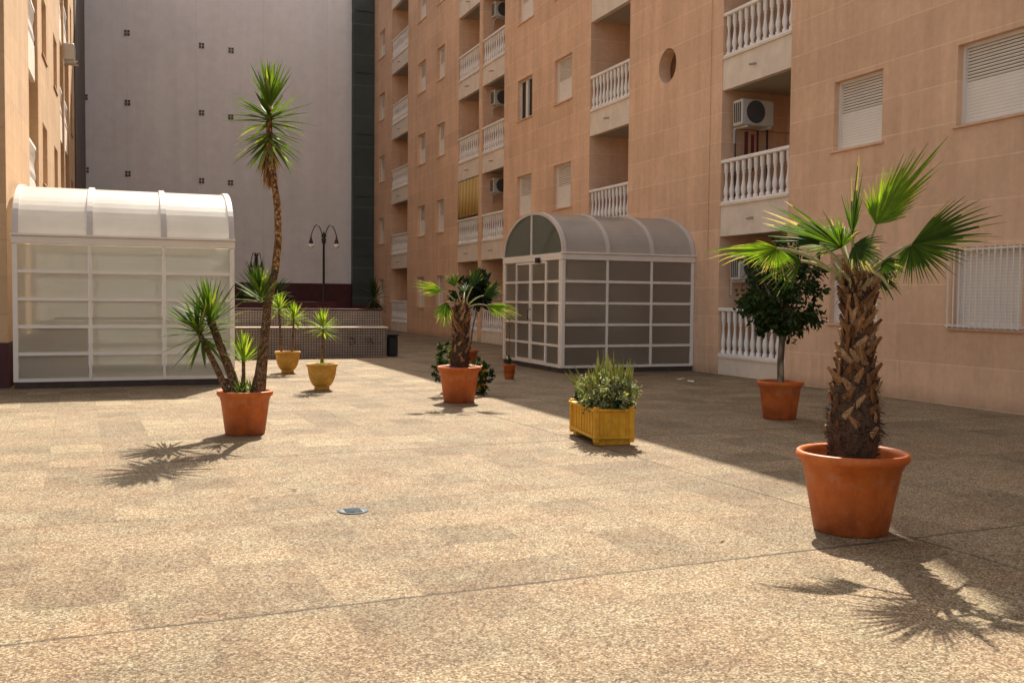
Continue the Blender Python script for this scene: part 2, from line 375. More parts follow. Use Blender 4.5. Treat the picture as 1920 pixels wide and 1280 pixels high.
sk=nt.nodes.new('ShaderNodeTexSky'); sk.sky_type='NISHITA'; sk.sun_disc=False
sk.sun_elevation=math.asin(SUN.z); sk.sun_rotation=math.atan2(SUN.x,SUN.y); sk.dust_density=4; sk.air_density=1; sk.ozone_density=.6
hs=nt.nodes.new('ShaderNodeHueSaturation'); hs.inputs['Saturation'].default_value=.30
nt.links.new(sk.outputs[0],hs.inputs['Color']); nt.links.new(hs.outputs[0],nt.nodes['Background'].inputs[0]); nt.nodes['Background'].inputs[1].default_value=.10
vs=S.view_settings; vs.view_transform='Standard'; vs.look='None'; vs.exposure=1.1; vs.gamma=1
try:
    S.cycles.max_bounces=10; S.cycles.diffuse_bounces=6; S.cycles.transparent_max_bounces=16; S.cycles.use_denoising=True
except Exception: pass

# ------------------------------------------------------------------ ground
g=MB(); g.add([(-80,-40,0),(80,-40,0),(80,110,0),(-80,110,0)],[(0,1,2,3)])
tag(g.build('ground',M['ground']),'cream and tan exposed aggregate paving of the courtyard','ground',kind='structure')

# ------------------------------------------------------------------ buildings
def wall(mb,P,u0,u1,z0,z1,ops,depthdef=.15):
    """ops: (ua,ub,za,zb,depth) rectangular openings; P(u,z,d)->world; reveals and back faces included"""
    us=sorted({u0,u1,*[o[0] for o in ops],*[o[1] for o in ops]}); zs=sorted({z0,z1,*[o[2] for o in ops],*[o[3] for o in ops]})
    for i in range(len(us)-1):
        for j in range(len(zs)-1):
            cu=(us[i]+us[i+1])/2; cz=(zs[j]+zs[j+1])/2
            if any(o[0]<cu<o[1] and o[2]<cz<o[3] for o in ops): continue
            mb.add([P(us[i],zs[j],0),P(us[i+1],zs[j],0),P(us[i+1],zs[j+1],0),P(us[i],zs[j+1],0)],[(0,1,2,3)])
    for (a,b,c,d,dp) in ops:
        q=[(a,c),(b,c),(b,d),(a,d)]
        for k in range(4):
            p,r=q[k],q[(k+1)%4]
            mb.add([P(*p,0),P(*r,0),P(*r,dp),P(*p,dp)],[(0,1,2,3)])
        mb.add([P(*x,dp) for x in q],[(0,1,2,3)])
XR=10.85; ST=2.85; RH=15.6
bR=thing('apartment_building','tan rendered apartment block with white balustraded balconies along the right of the courtyard','building',(XR,20,0))
PR=lambda u,z,d:(XR+d,u,z)
wins=[(9.6,10.8,1.10,2.22),(12.27,13.4,1.10,2.22),(23.81,24.96,1.07,2.25),(26.55,27.7,1.07,2.25),(35.05,36.02,1.07,2.28),(37.57,38.67,1.07,2.28),(44.2,45.28,1.07,2.28)]
bays=[(14.56,16.72),(20.6,22.7),(28.83,30.87),(31.2,33.42),(40.18,42.95)]
ops=[]
NF=6
for k in range(NF-1):
    for i,(a,b,c,d) in enumerate(wins):
        if i==0 and k>0: a=9.0
        ops.append((a,b,c+k*ST-(.02*k),d+k*ST-(.02*k),.17))
for a,b in bays: ops.append((a,b,.0,15.5,1.55))
ops.append((18.42,19.30,6.05,6.93,.4))     # square hole later closed by the round reveal
mb=MB(); wall(mb,PR,-14,46.5,0,RH,[o for o in ops])
# shell that closes the block
mb.box((XR+.0,-14,RH),(XR+.25,19.3,24.0))
mb.add([(XR,-14,24),(24,-14,24),(24,19.3,24),(XR,19.3,24)],[(0,1,2,3)])
mb.add([(XR+.25,19.3,RH),(24,19.3,RH),(24,19.3,24),(XR+.25,19.3,24)],[(0,1,2,3)])
mb.add([(XR,19.3,RH),(24,19.3,RH),(24,46.5,RH),(XR,46.5,RH)],[(0,1,2,3)])
mb.add([(24,-14,0),(24,46.5,0),(24,46.5,RH),(24,-14,RH)],[(0,1,2,3)])
mb.add([(24,-14,RH),(24,19.3,RH),(24,19.3,24),(24,-14,24)],[(0,1,2,3)])
mb.add([(XR,-14,0),(24,-14,0),(24,-14,24),(XR,-14,24)],[(0,1,2,3)])
mb.add([(XR,46.5,0),(24,46.5,0),(24,46.5,RH),(XR,46.5,RH)],[(0,1,2,3)])
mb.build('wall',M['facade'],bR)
# oculus
oc=MB(); cy,cz,rad=18.86,6.49,.37; n=32
circ=[(cy+rad*math.cos(2*PI*k/n),cz+rad*math.sin(2*PI*k/n)) for k in range(n)]
def sqp(k):
    a=2*PI*k/n; c,s_=math.cos(a),math.sin(a); m_=.44/max(abs(c),abs(s_)); return (cy+c*m_,cz+s_*m_)
for k in range(n):
    k2=(k+1)%n
    oc.add([PR(*sqp(k),0),PR(*sqp(k2),0),PR(*circ[k2],0),PR(*circ[k],0)],[(0,1,2,3)])
    oc.add([PR(*circ[k],0),PR(*circ[k2],0),PR(*circ[k2],.3),PR(*circ[k],.3)],[(0,1,2,3)])
oc.build('porthole_surround',M['facade'],bR)
oc=MB(); oc.add([PR(*c,.28) for c in circ],[tuple(range(n))],0)
ow=oc.build('round_window',M['brownwood'],bR)
oc=MB(); oc.box((XR+.2,18.52,6.46),(XR+.27,18.72,6.52)); oc.build('latch',M['litter'],ow)
oc=MB(); 
for (a,b,c,d) in ((18.50,18.70,6.2,6.44),(18.50,18.66,6.54,6.8)): oc.box((XR+.22,a,c),(XR+.275,b,d))
oc.build('pane',M['dark'],ow)
# downpipe
dp=MB(); dp.box((XR-.02,17.12,0),(XR+.01,17.16,15.5)); dp.build('movement_joint_cover',M['facade'],bR)
# windows
def make_window(P,a,b,c,d,parent,gapfrac=.5,slat=.045,open_=False):
    f=MB(); e=.03
    def bx(mb,ua,ub,za,zb,da,db,mi=0): mb.box(P(ua,za,da),P(ub,zb,db),mi)
    for (ua,ub,za,zb) in ((a,a+.05,c,d),(b-.05,b,c,d),(a+.05,b-.05,c,c+.05),(a+.05,b-.05,d-.05,d)): bx(f,ua,ub,za,zb,.10,.165)
    F=f.build('window',M['alu'],parent)
    s=MB(); h=d-c-.1; ns=int(h/slat)
    if open_:
        bx(s,a+.05,b-.05,c+.05,d-.05,.14,.16); s.build('pane',M['dark'],F)
        s=MB(); mid=(a+b)/2; bx(s,mid-.03,mid+.03,c+.05,d-.05,.09,.14); bx(s,mid+.06,mid+.2,c+.05,d-.05,.115,.135); s.build('sash',M['alu'],F)
    else:
        for k in range(ns):
            z=c+.05+k*h/ns; zt=z+h/ns
            closed=k<=ns*gapfrac; gap=.002 if closed else .012; dd=.1335 if closed else .122
            vs=[P(a+.05,z+gap*.5,.135),P(b-.05,z+gap*.5,.135),P(b-.05,(z+zt)/2,dd),P(a+.05,(z+zt)/2,dd),P(b-.05,zt-gap*.5,.135),P(a+.05,zt-gap*.5,.135)]
            s.add(vs,[(0,1,2,3),(3,2,4,5)])
        bx(s,a+.05,b-.05,c+.05,d-.05,.15,.16,1)
        s.build('shutter',[M['shutter'],M['brownwood']],F)
    l=MB(); bx(l,a-.05,b+.05,c-.035,c,-.03,.1); l.build('sill',M['facade'] if parent is bR else M['facade_l'],F)
    return F
for i,(a,b,c,d) in enumerate(wins):
    w0=make_window(PR,a,b,c,d,bR,gapfrac=(2 if i==0 else .52))
    if i==0:
        base=make_window(PR,9.0,b,c+ST-.02,d+ST-.02,bR,gapfrac=.5)
        for k in range(2,NF-1): copy_at(base,(0,0,(k-1)*(ST-.02)),bR)
        # white security bars
        s=MB(); s.box((XR-.06,a-.03,c+.02),(XR-.04,b+.04,c+.045)); s.box((XR-.06,a-.03,d-.04),(XR-.04,b+.04,d-.015))
        for k in range(13):
            y=a+k*(b-a)/12; s.box((XR-.066,y-.008,c-.0),(XR-.052,y+.008,d-.0))
        for y in (a-.02,b+.02):
            for z in (c+.03,d-.03): s.box((XR-.05,y-.012,z-.012),(XR+.02,y+.012,z+.012))
        s.build('security_bars',M['alu'],w0)
    else:
        for k in range(1,NF-1):
            if i==3 and k==2: make_window(PR,a,b,c+k*(ST-.02),d+k*(ST-.02),bR,open_=True)
            else: copy_at(w0,(0,0,k*(ST-.02)),bR)
# balconies
def lathe_pts(mb,x,y,z0,h,seg=10,sc=1.0):
    prof=[(.050,0),(.050,.07),(.028,.10),(.040,.15),(.052,.24),(.050,.30),(.034,.42),(.025,.56),(.024,.64),(.036,.68),(.028,.71),(.046,.75),(.046,1)]
    s=h/1.0
    mb.lathe((x,y,z0),[(r*sc,z*s) for r,z in prof],seg)
def slab_z(k): return k*2.84+2.71-2.84      # underside of floor k slab; k>=1
nb=0; extra=MB(); basem=None
for bi,(a,b) in enumerate(bays):
    for k in range(0,NF):
        if k==0:
            p=MB(); p.box((XR+.02,a,0.0),(XR+.16,b,.37)); 
            if bi==0:
                p.box((XR-.0,a-.0,.33),(XR+.19,b+.0,.37+.003))
            p.build('balcony_plinth',M['cream'],bR); zr=.373; top=1.31
        else:
            z=slab_z(k); p=MB()
            p.box((XR+.012,a,z),(XR+.14,b,z+.63)); p.box((XR-.015,a+.002,z+.59),(XR+.17,b-.002,z+.635))
            p.build('balcony_parapet',M['cream'],bR)
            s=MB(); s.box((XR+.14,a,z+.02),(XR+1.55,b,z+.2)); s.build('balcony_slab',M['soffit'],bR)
            sp=MB(); ym=(a+b)/2; sp.tube([(XR+.02,ym,z+.30),(XR-.13,ym,z+.27)],.022,8); sp.build('drain_spout',M['soffit'],bR)
            zr=z+.635; top=z+1.49
        rail=MB(); rail.bbox((XR-.005,a+.002,top-.07),(XR+.15,b-.002,top),.012); rail.box((XR+.01,a+.002,zr),(XR+.13,b-.002,zr+.045))
        RL=rail.build('balustrade',M['white'],bR)
        nn=int(round((b-a)/.195)); hh=top-.07-zr-.045
        near = (bi==0 and k<=4) or (bi==1 and k<=4)
        for q in range(nn):
            y=a+(q+.5)*(b-a)/nn
            if near and nb<100:
                if basem is None or abs(basem[1]-hh)>.004:
                    t=MB(); lathe_pts(t,XR+.07,y,zr+.045,hh); o=t.build('baluster',M['white'],RL); basem=(o,hh,(y,zr))
                else:
                    o=basem[0].copy(); COL.objects.link(o); o.parent=RL; o.location=(0,y-basem[2][0],zr-basem[2][1])
                nb+=1
            elif k<=5: lathe_pts(extra,XR+.07,y,zr+.045,hh,seg=7)
tag(extra.build('balusters',M['white'],bR),kind='stuff')
# ground floor recess and bay interiors: doors, curtains
def door(Ya,Yb,z0,z1,mat,name='balcony_door'):
    d=MB(); X=XR+1.5; d.box((X,Ya,z0),(X+.03,Yb,z1)); 
    D=d.build(name,mat,bR); f=MB()
    for (p,q,r_,s_) in ((Ya-.05,Ya,z0,z1+.05),(Yb,Yb+.05,z0,z1+.05),(Ya,Yb,z1,z1+.05),((Ya+Yb)/2-.02,(Ya+Yb)/2+.02,z0,z1)): f.box((X-.03,p,r_),(X+.02,q,s_))
    f.build('frame',M['alu'],D)
for bi,(a,b) in enumerate(bays):
    for k in range(NF-1):
        z=(slab_z(k)+.2) if k else .02
        door(a+.25,a+1.25,z,z+2.05,M['greenglass'] if bi==0 else M['dark'])

cb_=MB(); cb_.tube([(XR+.95,16.69,4.95),(XR+1.02,16.66,4.9),(XR+1.03,16.66,4.2),(XR+1.05,16.67,3.0)],.018,6); cb_.tube([(XR+.30,16.69,4.75),(XR+.32,16.69,3.1)],.012,6); cb_.build('cable',M['iron'],bR)
# left building
XL=-1.75
bL=thing('apartment_building','sunlit tan apartment block seen edge on at the left with a burgundy plinth','building',(XL,30,0))
PL=lambda u,z,d:(XL-d,u,z)
lb=MB(); lops=[]
lbays=[(20.9,23.0),(30.2,32.0),(32.3,34.6)]
lwins=[(24.1,25.4),(27.7,29.0),(35.6,36.5)]
for a,b in lbays: lops.append((a,b,.0,17.1,1.4))
for k in range(6):
    for a,b in lwins: lops.append((a,b,1.07+k*2.83,2.4+k*2.83,.16))
wall(lb,PL,16.97,46.5,0,18.5,lops)
lb.add([(XL,16.97,0),(-16,16.97,0),(-16,16.97,18.5),(XL,16.97,18.5)],[(0,1,2,3)])
lb.add([(XL,16.97,18.5),(-16,16.97,18.5),(-16,46.5,18.5),(XL,46.5,18.5)],[(0,1,2,3)])
lb.add([(-16,16.97,0),(-16,46.5,0),(-16,46.5,18.5),(-16,16.97,18.5)],[(0,1,2,3)])
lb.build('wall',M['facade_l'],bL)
p=MB(); p.box((XL-.3,38.0,0),(XL+.04,46.45,18.3)); p.build('end_shade_panel',M['end_shade'],bL)  # added panel, coloured dark to deepen the shade on the facade's far end
pl=MB(); pl.box((-16,16.90,0),(XL+.02,16.967,.70)); pl.box((XL+.003,16.97,0),(XL+.02,20.85,.70)); pl.build('plinth',M['burgundy'],bL)
for a,b in lwins:
    w0=make_window(PL,a,b,1.07,2.4,bL)
    for k in range(1,6): copy_at(w0,(0,0,k*2.83),bL)
for a,b in lbays:
    for k in range(1,6):
        z=slab_z(k)+.3; p=MB(); p.box((XL-.05,a,z),(XL-.14,b,z+.63)); p.build('balcony_parapet',M['cream'],bL)
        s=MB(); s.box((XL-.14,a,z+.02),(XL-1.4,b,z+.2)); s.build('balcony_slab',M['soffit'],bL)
        rl=MB(); rl.box((XL-.045,a+.002,z+1.42),(XL-.15,b-.002,z+1.49)); rl.box((XL-.055,a+.002,z+.635),(XL-.14,b-.002,z+.68))
        RL=rl.build('balustrade',M['white'],bL)
        e=MB()
        nn=int((b-a)/.2)
        for q in range(nn): lathe_pts(e,XL-.10,a+(q+.5)*(b-a)/nn,z+.68,.74,seg=6)
        tag(e.build('balusters',M['white'],RL))
# things fixed on the left facade
t=thing('rolled_blind','brown rolled wooden blind high on the sunlit left facade','blind',(XL+.1,31.1,11.2))
b_=MB(); b_.tube([(XL+.14,30.1,11.1),(XL+.14,33.8,11.1)],.13,12); b_.box((XL+.1,30.1,11.15),(XL+.17,33.8,11.9)); b_.build('blind_slats',M['brownwood'],t)

# back party wall
bB=thing('party_wall_building','tall windowless grey party wall with tiny square vents at the far end','building',(4,46.5,0))
p=MB(); p.box((-6,46.5,2.08),(9.82,60,20.6)); p.build('wall',M['grey'],bB)
p=MB(); p.box((-6,46.46,0),(9.82,60,2.077)); p.build('burgundy_base',M['burgundy'],bB)
for (x,z) in ((-.02,12.8),(3.07,12.56),(4.34,12.48),(-.02,9.8),(3.06,9.6),(-.02,6.73),(3.05,6.59),(4.3,6.56),(-1.72,9.9),(-1.7,6.8),(4.32,9.5),(-.02,15.9),(3.07,15.6)):
    v=MB(); 
    v.box((x-.12,46.485,z-.13),(x+.12,46.497,z+.13),1)
    for dx in (-.062,.062):
        for dz in (-.065,.065): v.box((x+dx-.048,46.46,z+dz-.05),(x+dx+.048,46.487,z+dz+.05),0)
    v.build('vent',[M['vent'],M['grey']],bB)
tw=thing('stair_tower','dark green clad stair tower in the far right corner of the courtyard','tower',(10.4,46.3,0))
p=MB(); p.box((9.83,46.2,1.1),(10.84,60,20)); p.build('cladding',M['tower'],tw)
p=MB(); p.box((9.80,46.17,0),(10.84,59,1.097)); p.build('burgundy_base',M['burgundy'],tw)
p=MB(); 
for z in (3.4,6.2,9.1,11.95,14.8): p.box((9.95,46.15,z),(10.8,46.2,z+.06))
p.build('ledge',M['tower'],tw)

# tiled planter, low wall, bed
pt=thing('tiled_planter','stepped raised planter faced in small grey mosaic tiles before the far wall','planter',(3,24,0))
p=MB(); p.box((-1.72,23.6,0),(5.86,24.2,.70)); p.build('bench',M['tiles'],pt)
p=MB(); p.box((-1.72,23.57,.703),(5.89,24.2,.735)); p.build('bench_slab',M['cream'],pt)
p=MB(); p.box((-1.72,24.203,0),(5.88,24.5,1.12)); p.build('upper_wall',M['tiles'],pt)
p=MB(); p.box((-1.72,24.18,1.123),(5.92,24.52,1.16)); p.build('coping',M['burgundy'],pt)
p=MB(); p.box((5.882,24.5,0),(5.92,30.2,1.12)); p.box((-1.72,30.2,0),(5.92,30.4,1.3)); p.build('burgundy_wall',M['burgundy'],pt)
p=MB(); p.box((-1.70,24.5,0),(5.88,30.2,.85)); p.build('soil',M['soil'],pt)
# scribbled tag on bench front
random.seed(3); p=MB(); xx=4.95
pts=[]
for i,(dx,dz) in enumerate([(0,.5),(.02,.3),(.1,.32),(.12,.5),(.03,.5),(.2,.33),(.24,.5),(.3,.34),(.36,.5),(.42,.36),(.5,.48),(.42,.5),(.52,.34),(.6,.36),(.7,.34)]): pts.append((xx+dx*1.1,23.593,.02+dz*.9))
p.tube(pts,.008,5); p.build('graffiti_scribble',M['dark'],pt)
bn=thing('litter_bin','small black plastic bin at the right end of the tiled planter','bin',(6.06,23.86,0))
p=MB(); p.bbox((5.94,23.74,0),(6.19,23.99,.5),.03); p.build('bin_body',M['plastic'],bn)
p=MB(); p.bbox((5.92,23.72,.5),(6.21,24.01,.56),.02); p.build('lid',M['plastic'],bn)

# ------------------------------------------------------------------ lamps
def lamp(x,y,top,half,ang,label,n=2):
    t=thing('street_lamp',label,'street lamp',(x,y,0),'black double armed lamps at the far end')
    p=MB(); p.lathe((x,y,0),[(.13,0),(.13,.12),(.09,.2),(.055,.35),(.05,.9),(.06,.95),(.04,1.0),(.035,top-.35),(.06,top-.32),(.075,top-.2),(.05,top-.15),(.09,top-.1),(.03,top),(.0,top+.06)],12); p.build('post',M['iron'],t)
    for s in range(n):
        a=ang+s*2*PI/n; dx,dy=math.cos(a),math.sin(a); arm=[]
        for k in range(11):
            q=k/10; arm.append((x+dx*half*(.08+.92*q),y+dy*half*(.08+.92*q),top-.15+.42*math.sin(PI*min(1,q*.98))**.8*(1-.1*q)))
        p=MB(); p.tube(arm,.016,6); A=p.build('arm',M['iron'],t)
        ex,ey,ez=arm[-1]
        p=MB(); p.lathe((ex,ey,ez-.24),[(.0,.26),(.02,.25),(.03,.16),(.055,.1),(.075,0)],10); p.build('lamp_shade',M['iron'],A)
        p=MB(); p.lathe((ex,ey,ez-.36),[(.0,-.03),(.06,-.015),(.092,.035),(.095,.08),(.075,.12)],12); p.build('globe',M['globe'],A)
lamp(5.68,31.0,3.45,.40,R(-22),'black double armed street lamp rising behind the small yuccas in yellow pots')
lamp(4.79,41.0,2.95,.21,R(-22),'smaller more distant black street lamp beside the tall yucca stem',n=4)

# ------------------------------------------------------------------ glass shelters
def shelter(x0,x1,y0,y1,end,label,roofm,panem,rowz):
    t=thing('glass_shelter',label,'glass shelter',((x0+x1)/2,(y0+y1)/2,0),'barrel vaulted stair shelters')
    zb,ze,zt=.10,2.22,3.24
    c=MB(); c.box((x0+.02,y0+.02,0),(x1-.02,y0+.12,zb)); c.box((x0+.02,y1-.12,0),(x1-.02,y1-.02,zb))
    for ex in (x0,x1): c.box((ex+(.02 if ex==x0 else -.12),y0+.12,0),(ex+(.12 if ex==x0 else -.02),y1-.12,zb))
    c.build('curb',M['asphaltdark'],t)
    F=MB(); th=.055
    nx=3; xs=[x0+(x1-x0)*i/nx for i in range(nx+1)]
    rows=rowz
    for (yy,sg) in ((y0,1),(y1,-1)):
        ya,yb=yy,yy+sg*th
        for i,x in enumerate(xs):
            wd=.05 if 0<i<nx else .075
            xa=x-(0 if i==0 else wd/2 if i<nx else wd); F.bbox((xa,ya,zb),(xa+wd,yb,ze),.006)
        for i in range(nx):
            xa=xs[i]+(.075 if i==0 else .025); xb=xs[i+1]-(.075 if i==nx-1 else .025)
            for z in rows: F.box((xa,ya+sg*.004,z-.025),(xb,yb,z+.025))
            F.box((xa,ya+sg*.004,zb),(xb,yb,zb+.05)); 
        F.bbox((x0-.01,ya-sg*.012,ze+.002),(x1+.01,yb,ze+.12),.008)
        # gutter lip
        F.box((x0-.02,ya-sg*.05,ze+.122),(x1+.02,yb-sg*.0,ze+.155))
    # hoops
    yc=(y0+y1)/2; ry=(y1-y0)/2; z0=ze+.155; rz=zt-z0; NA=28
    def arc(ry_,rz_): return [(yc-ry_*math.cos(PI*k/NA),z0+rz_*math.sin(PI*k/NA)) for k in range(NA+1)]
    o_,i_=arc(ry+.01,rz+.02),arc(ry-.045,rz-.04)
    for i,x in enumerate(xs):
        wd=.085; xa=x-(0 if i==0 else wd/2 if i<nx else wd)
        for k in range(NA):
            (a1,b1),(a2,b2),(c1,d1),(c2,d2)=o_[k],o_[k+1],i_[k],i_[k+1]
            V=[(xa,a1,b1),(xa+wd,a1,b1),(xa+wd,a2,b2),(xa,a2,b2),(xa,c1,d1),(xa+wd,c1,d1),(xa+wd,c2,d2),(xa,c2,d2)]
            F.add(V,[(0,1,2,3),(7,6,5,4),(0,3,7,4),(1,5,6,2)],1,False)
    # the open gable end frame
    ex=x0 if end=='x0' else x1; sg=1 if end=='x0' else -1
    ea,eb=ex,ex+sg*th
    ys=[y0,y0+.78,yc,y1-.78,y1] 
    F.bbox((ea-sg*.012,y0+.056,ze+.004),(eb,y1-.056,ze+.14),.006)
    for i,yv in enumerate((ys[0]+.0,ys[-1]-.09)): F.box((ea-sg*.006,yv+ (.056 if i==0 else -.056),zb),(eb,yv+.09+(.056 if i==0 else -.056),ze))
    F.box((ea,yc-.022,ze+.14),(eb,yc+.022,zt-.04))
    for (ya,yb) in ((y0+.146,ys[1]),(ys[3],y1-.146)):
        for z in rows: F.box((ea+sg*.004,ya,z-.025),(eb,yb,z+.025))
        F.box((ea+sg*.004,ya,zb),(eb,yb,zb+.06))
    F.build('frame',[M['alu'],M['hoop']],t)
    # doors
    for (ya,yb,hs) in ((ys[1],yc-.004,1),(yc+.004,ys[3],-1)):
        D=MB()
        for (p,q) in ((ya,ya+.07),(yb-.05,yb)): D.box((ea-sg*.004,p,zb+.005),(eb-sg*.006,q,ze-.002))
        for z in list(rows): D.box((ea,ya+.07,z-.025),(eb-sg*.01,yb-.05,z+.025))
        D.box((ea,ya+.07,zb+.005),(eb-sg*.01,yb-.05,zb+.09)); D.box((ea,ya+.07,ze-.05),(eb-sg*.01,yb-.05,ze-.002))
        DO=D.build('door',M['alu'],t)
        g_=MB(); g_.box((ea+sg*.025,ya+.05,zb+.05),(ea+sg*.03,yb-.03,ze-.03)); g_.build('pane',panem,DO)
        if hs==1:
            h_=MB(); h_.tube([(ea-sg*.01,yb-.03,1.0),(ea-sg*.07,yb-.03,1.02),(ea-sg*.07,yb-.03,1.22),(ea-sg*.01,yb-.03,1.24)],.012,6); h_.build('handle',M['iron'],DO)
    k_=MB(); k_.box((ea-sg*.03,y0+1.05,ze-.04),(ea-sg*.09,y0+1.18,ze+.07)); k_.build('door_closer',M['iron'],t)
    # side panes
    for (yy,sg2) in ((y0,1),(y1,-1)):
        zz=[zb]+list(rows)+[ze]
        for i in range(nx):
            for j in range(len(zz)-1):
                g_=MB(); g_.box((xs[i]+.03,yy+sg2*.024,zz[j]+.01),(xs[i+1]-.03,yy+sg2*.030,zz[j+1]-.01)); g_.build('pane',panem,t)
    for (ya,yb) in ((y0+.12,ys[1]+.0),(ys[3],y1-.12)):
        g_=MB(); g_.box((ea+sg*.024,ya,zb),(ea+sg*.030,yb,ze)); g_.build('pane',panem,t)
    # gable glass
    go=arc(ry-.02,rz-.02)
    g_=MB(); V=[(ea+sg*.026,a,b) for a,b in go]; g_.add(V,[tuple(range(len(V)))]); g_.build('gable_pane',M['gable_r'] if end=='x0' else panem,t)
    oe=x1 if end=='x0' else x0
    # roof sheets
    for i in range(nx):
        g_=MB(); A=arc(ry-.012,rz-.01)
        for k in range(NA):
            g_.add([(xs[i]+.02,*A[k]),(xs[i+1]-.02,*A[k]),(xs[i+1]-.02,*A[k+1]),(xs[i]+.02,*A[k+1])],[(0,1,2,3)],0,True)
        g_.build('roof_sheet',roofm,t)
    # stair parapet inside
    xe=x1-.9 if end=='x0' else x0+.95
    s=MB(); s.box((x0+.12,y0+.7+(0 if end=='x0' else .6),0),(xe,y0+.82+(0 if end=='x0' else .6),.80)); s.box((x0+.12,y1-.6,0),(xe,y1-.48,.9)); s.box((x0+.12,y0+.82,0),(x0+.2,y1-.6,2.0 if end=='x0' else .80))
    s.build('stair_parapet',M['stair'],t)
    s=MB(); s.tube([(x0+.5,y0+(.76 if end=='x0' else 1.36),1.05),(x1-.9,y0+(.76 if end=='x0' else 1.36),1.05)],.02,6)
    for q in range(4): s.tube([(x0+.5+q*.6,y0+(.76 if end=='x0' else 1.36),.9),(x0+.5+q*.6,y0+(.76 if end=='x0' else 1.36),1.05)],.012,6)
    s.build('handrail',M['iron'],t)
    return t
rows=[.53,.95,1.375,1.80]
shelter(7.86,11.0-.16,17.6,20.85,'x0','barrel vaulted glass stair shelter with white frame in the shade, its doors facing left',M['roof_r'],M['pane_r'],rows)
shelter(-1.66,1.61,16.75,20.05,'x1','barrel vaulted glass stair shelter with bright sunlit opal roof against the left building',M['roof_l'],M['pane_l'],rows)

# ------------------------------------------------------------------ air conditioners, awnings
def ac(x,y,z,label,w_=.74,h=.50,d=.32):   # front faces -Y
    t=thing('air_conditioner',label,'air conditioner',(x,y,z),'outdoor air conditioning units on the balconies')
    c=MB(); c.bbox((x,y,z),(x+w_,y+d,z+h),.02); C_=c.build('casing',M['acwhite'],t)
    c=MB(); cx,cz=x+w_*.42,z+h*.52; n=20
    V=[(cx+.21*math.cos(2*PI*k/n),y-.008,cz+.22*math.sin(2*PI*k/n)) for k in range(n)]+[(cx+.21*math.cos(2*PI*k/n),y+.01,cz+.22*math.sin(2*PI*k/n)) for k in range(n)]
    c.add(V,[tuple(range(n-1,-1,-1))]+[(k,(k+1)%n,n+(k+1)%n,n+k) for k in range(n)]); c.build('fan_grille',M['acdark'],t)
    for s in (0,1):
        c=MB(); xx=x+.1+s*(w_-.2); c.box((xx,y-.02,z-.04),(xx+.03,y+d+.12,z-.003)); c.box((xx,y+d+.08,z-.3),(xx+.03,y+d+.12,z-.04)); c.build('bracket',M['acwhite'],t)
    c=MB()
    for k in range(4): c.box((x-.006,y+.04+k*.065,z+.06),(x+.0,y+.08+k*.065,z+h-.06))
    c.build('side_fins',M['acdark'],t)
ac(XR+.13,16.22,4.83,'white air conditioner on the balcony left of the shuttered windows, under a cream soffit')
ac(XR+.13,16.22,1.85,'air conditioner on the ground floor balcony, half hidden by the round potted tree')
ac(XR+.22,30.35,10.55,'air conditioner at the top edge of the photo in the paired balconies bay')
ac(XR+.22,30.35,7.72,'air conditioner two storeys above the yellow awning level on the paired balconies')
ac(XR+.22,30.35,4.88,'lowest air conditioner of the paired balconies bay, right of the yellow awning')
t=thing('air_conditioner','small white air conditioner on brackets on the sunlit left facade','air conditioner',(XL,31.0,8.1),'outdoor air conditioning units on the balconies')
c=MB(); c.bbox((XL+.06,30.9,8.1),(XL+.34,31.6,8.55),.02); c.build('casing',M['acwhite'],t)
c=MB(); c.box((XL+.342,31.0,8.16),(XL+.35,31.4,8.5)); c.build('fan_grille',M['acdark'],t)
for yy in (31.0,31.5):
    c=MB(); c.box((XL,yy,8.05),(XL+.42,yy+.03,8.09)); c.build('bracket',M['acwhite'],t)
aw=MB()
for k in range(24):
    ya=31.22+k*(2.18/24); yb=31.22+(k+1)*(2.18/24); f=.03*math.sin(k*1.4); f2=.03*math.sin((k+1)*1.4)
    aw.add([(XR+.02+f,ya,5.52),(XR+.02+f2,yb,5.52),(XR-.02+f2,yb,4.25),(XR-.02+f,ya,4.25)],[(0,1,2,3)],0,True)
ao=aw.build('striped_awning',M['awning'],origin=(XR,32.3,5.5)); tag(ao,'yellow striped fabric awning hanging over one balcony opening','awning')
sm=ao.modifiers.new('solid','SOLIDIFY'); sm.thickness=.01
cl=thing('drying_towels','dark red towels drying on a line behind the upper balcony railing','towels',(XR+.5,16.3,4.1))
for k,(x,ww,zz) in enumerate(((XR+.35,.10,4.75),(XR+.50,.09,4.7),(XR+.63,.06,4.78))):
    c=MB()
    for q in range(5):
        xa=x+ww*q/5; xb=x+ww*(q+1)/5; c.add([(xa,16.45+.02*(q%2),zz),(xb,16.45+.02*((q+1)%2),zz),(xb,16.45+.02*((q+1)%2),4.0),(xa,16.45+.02*(q%2),4.0)],[(0,1,2,3)])
    c.build('towel',M['redcloth'],cl)
c=MB(); c.tube([(XR+.16,16.46,4.78),(XR+1.4,16.46,4.78)],.006,5); c.build('line',M['iron'],cl)

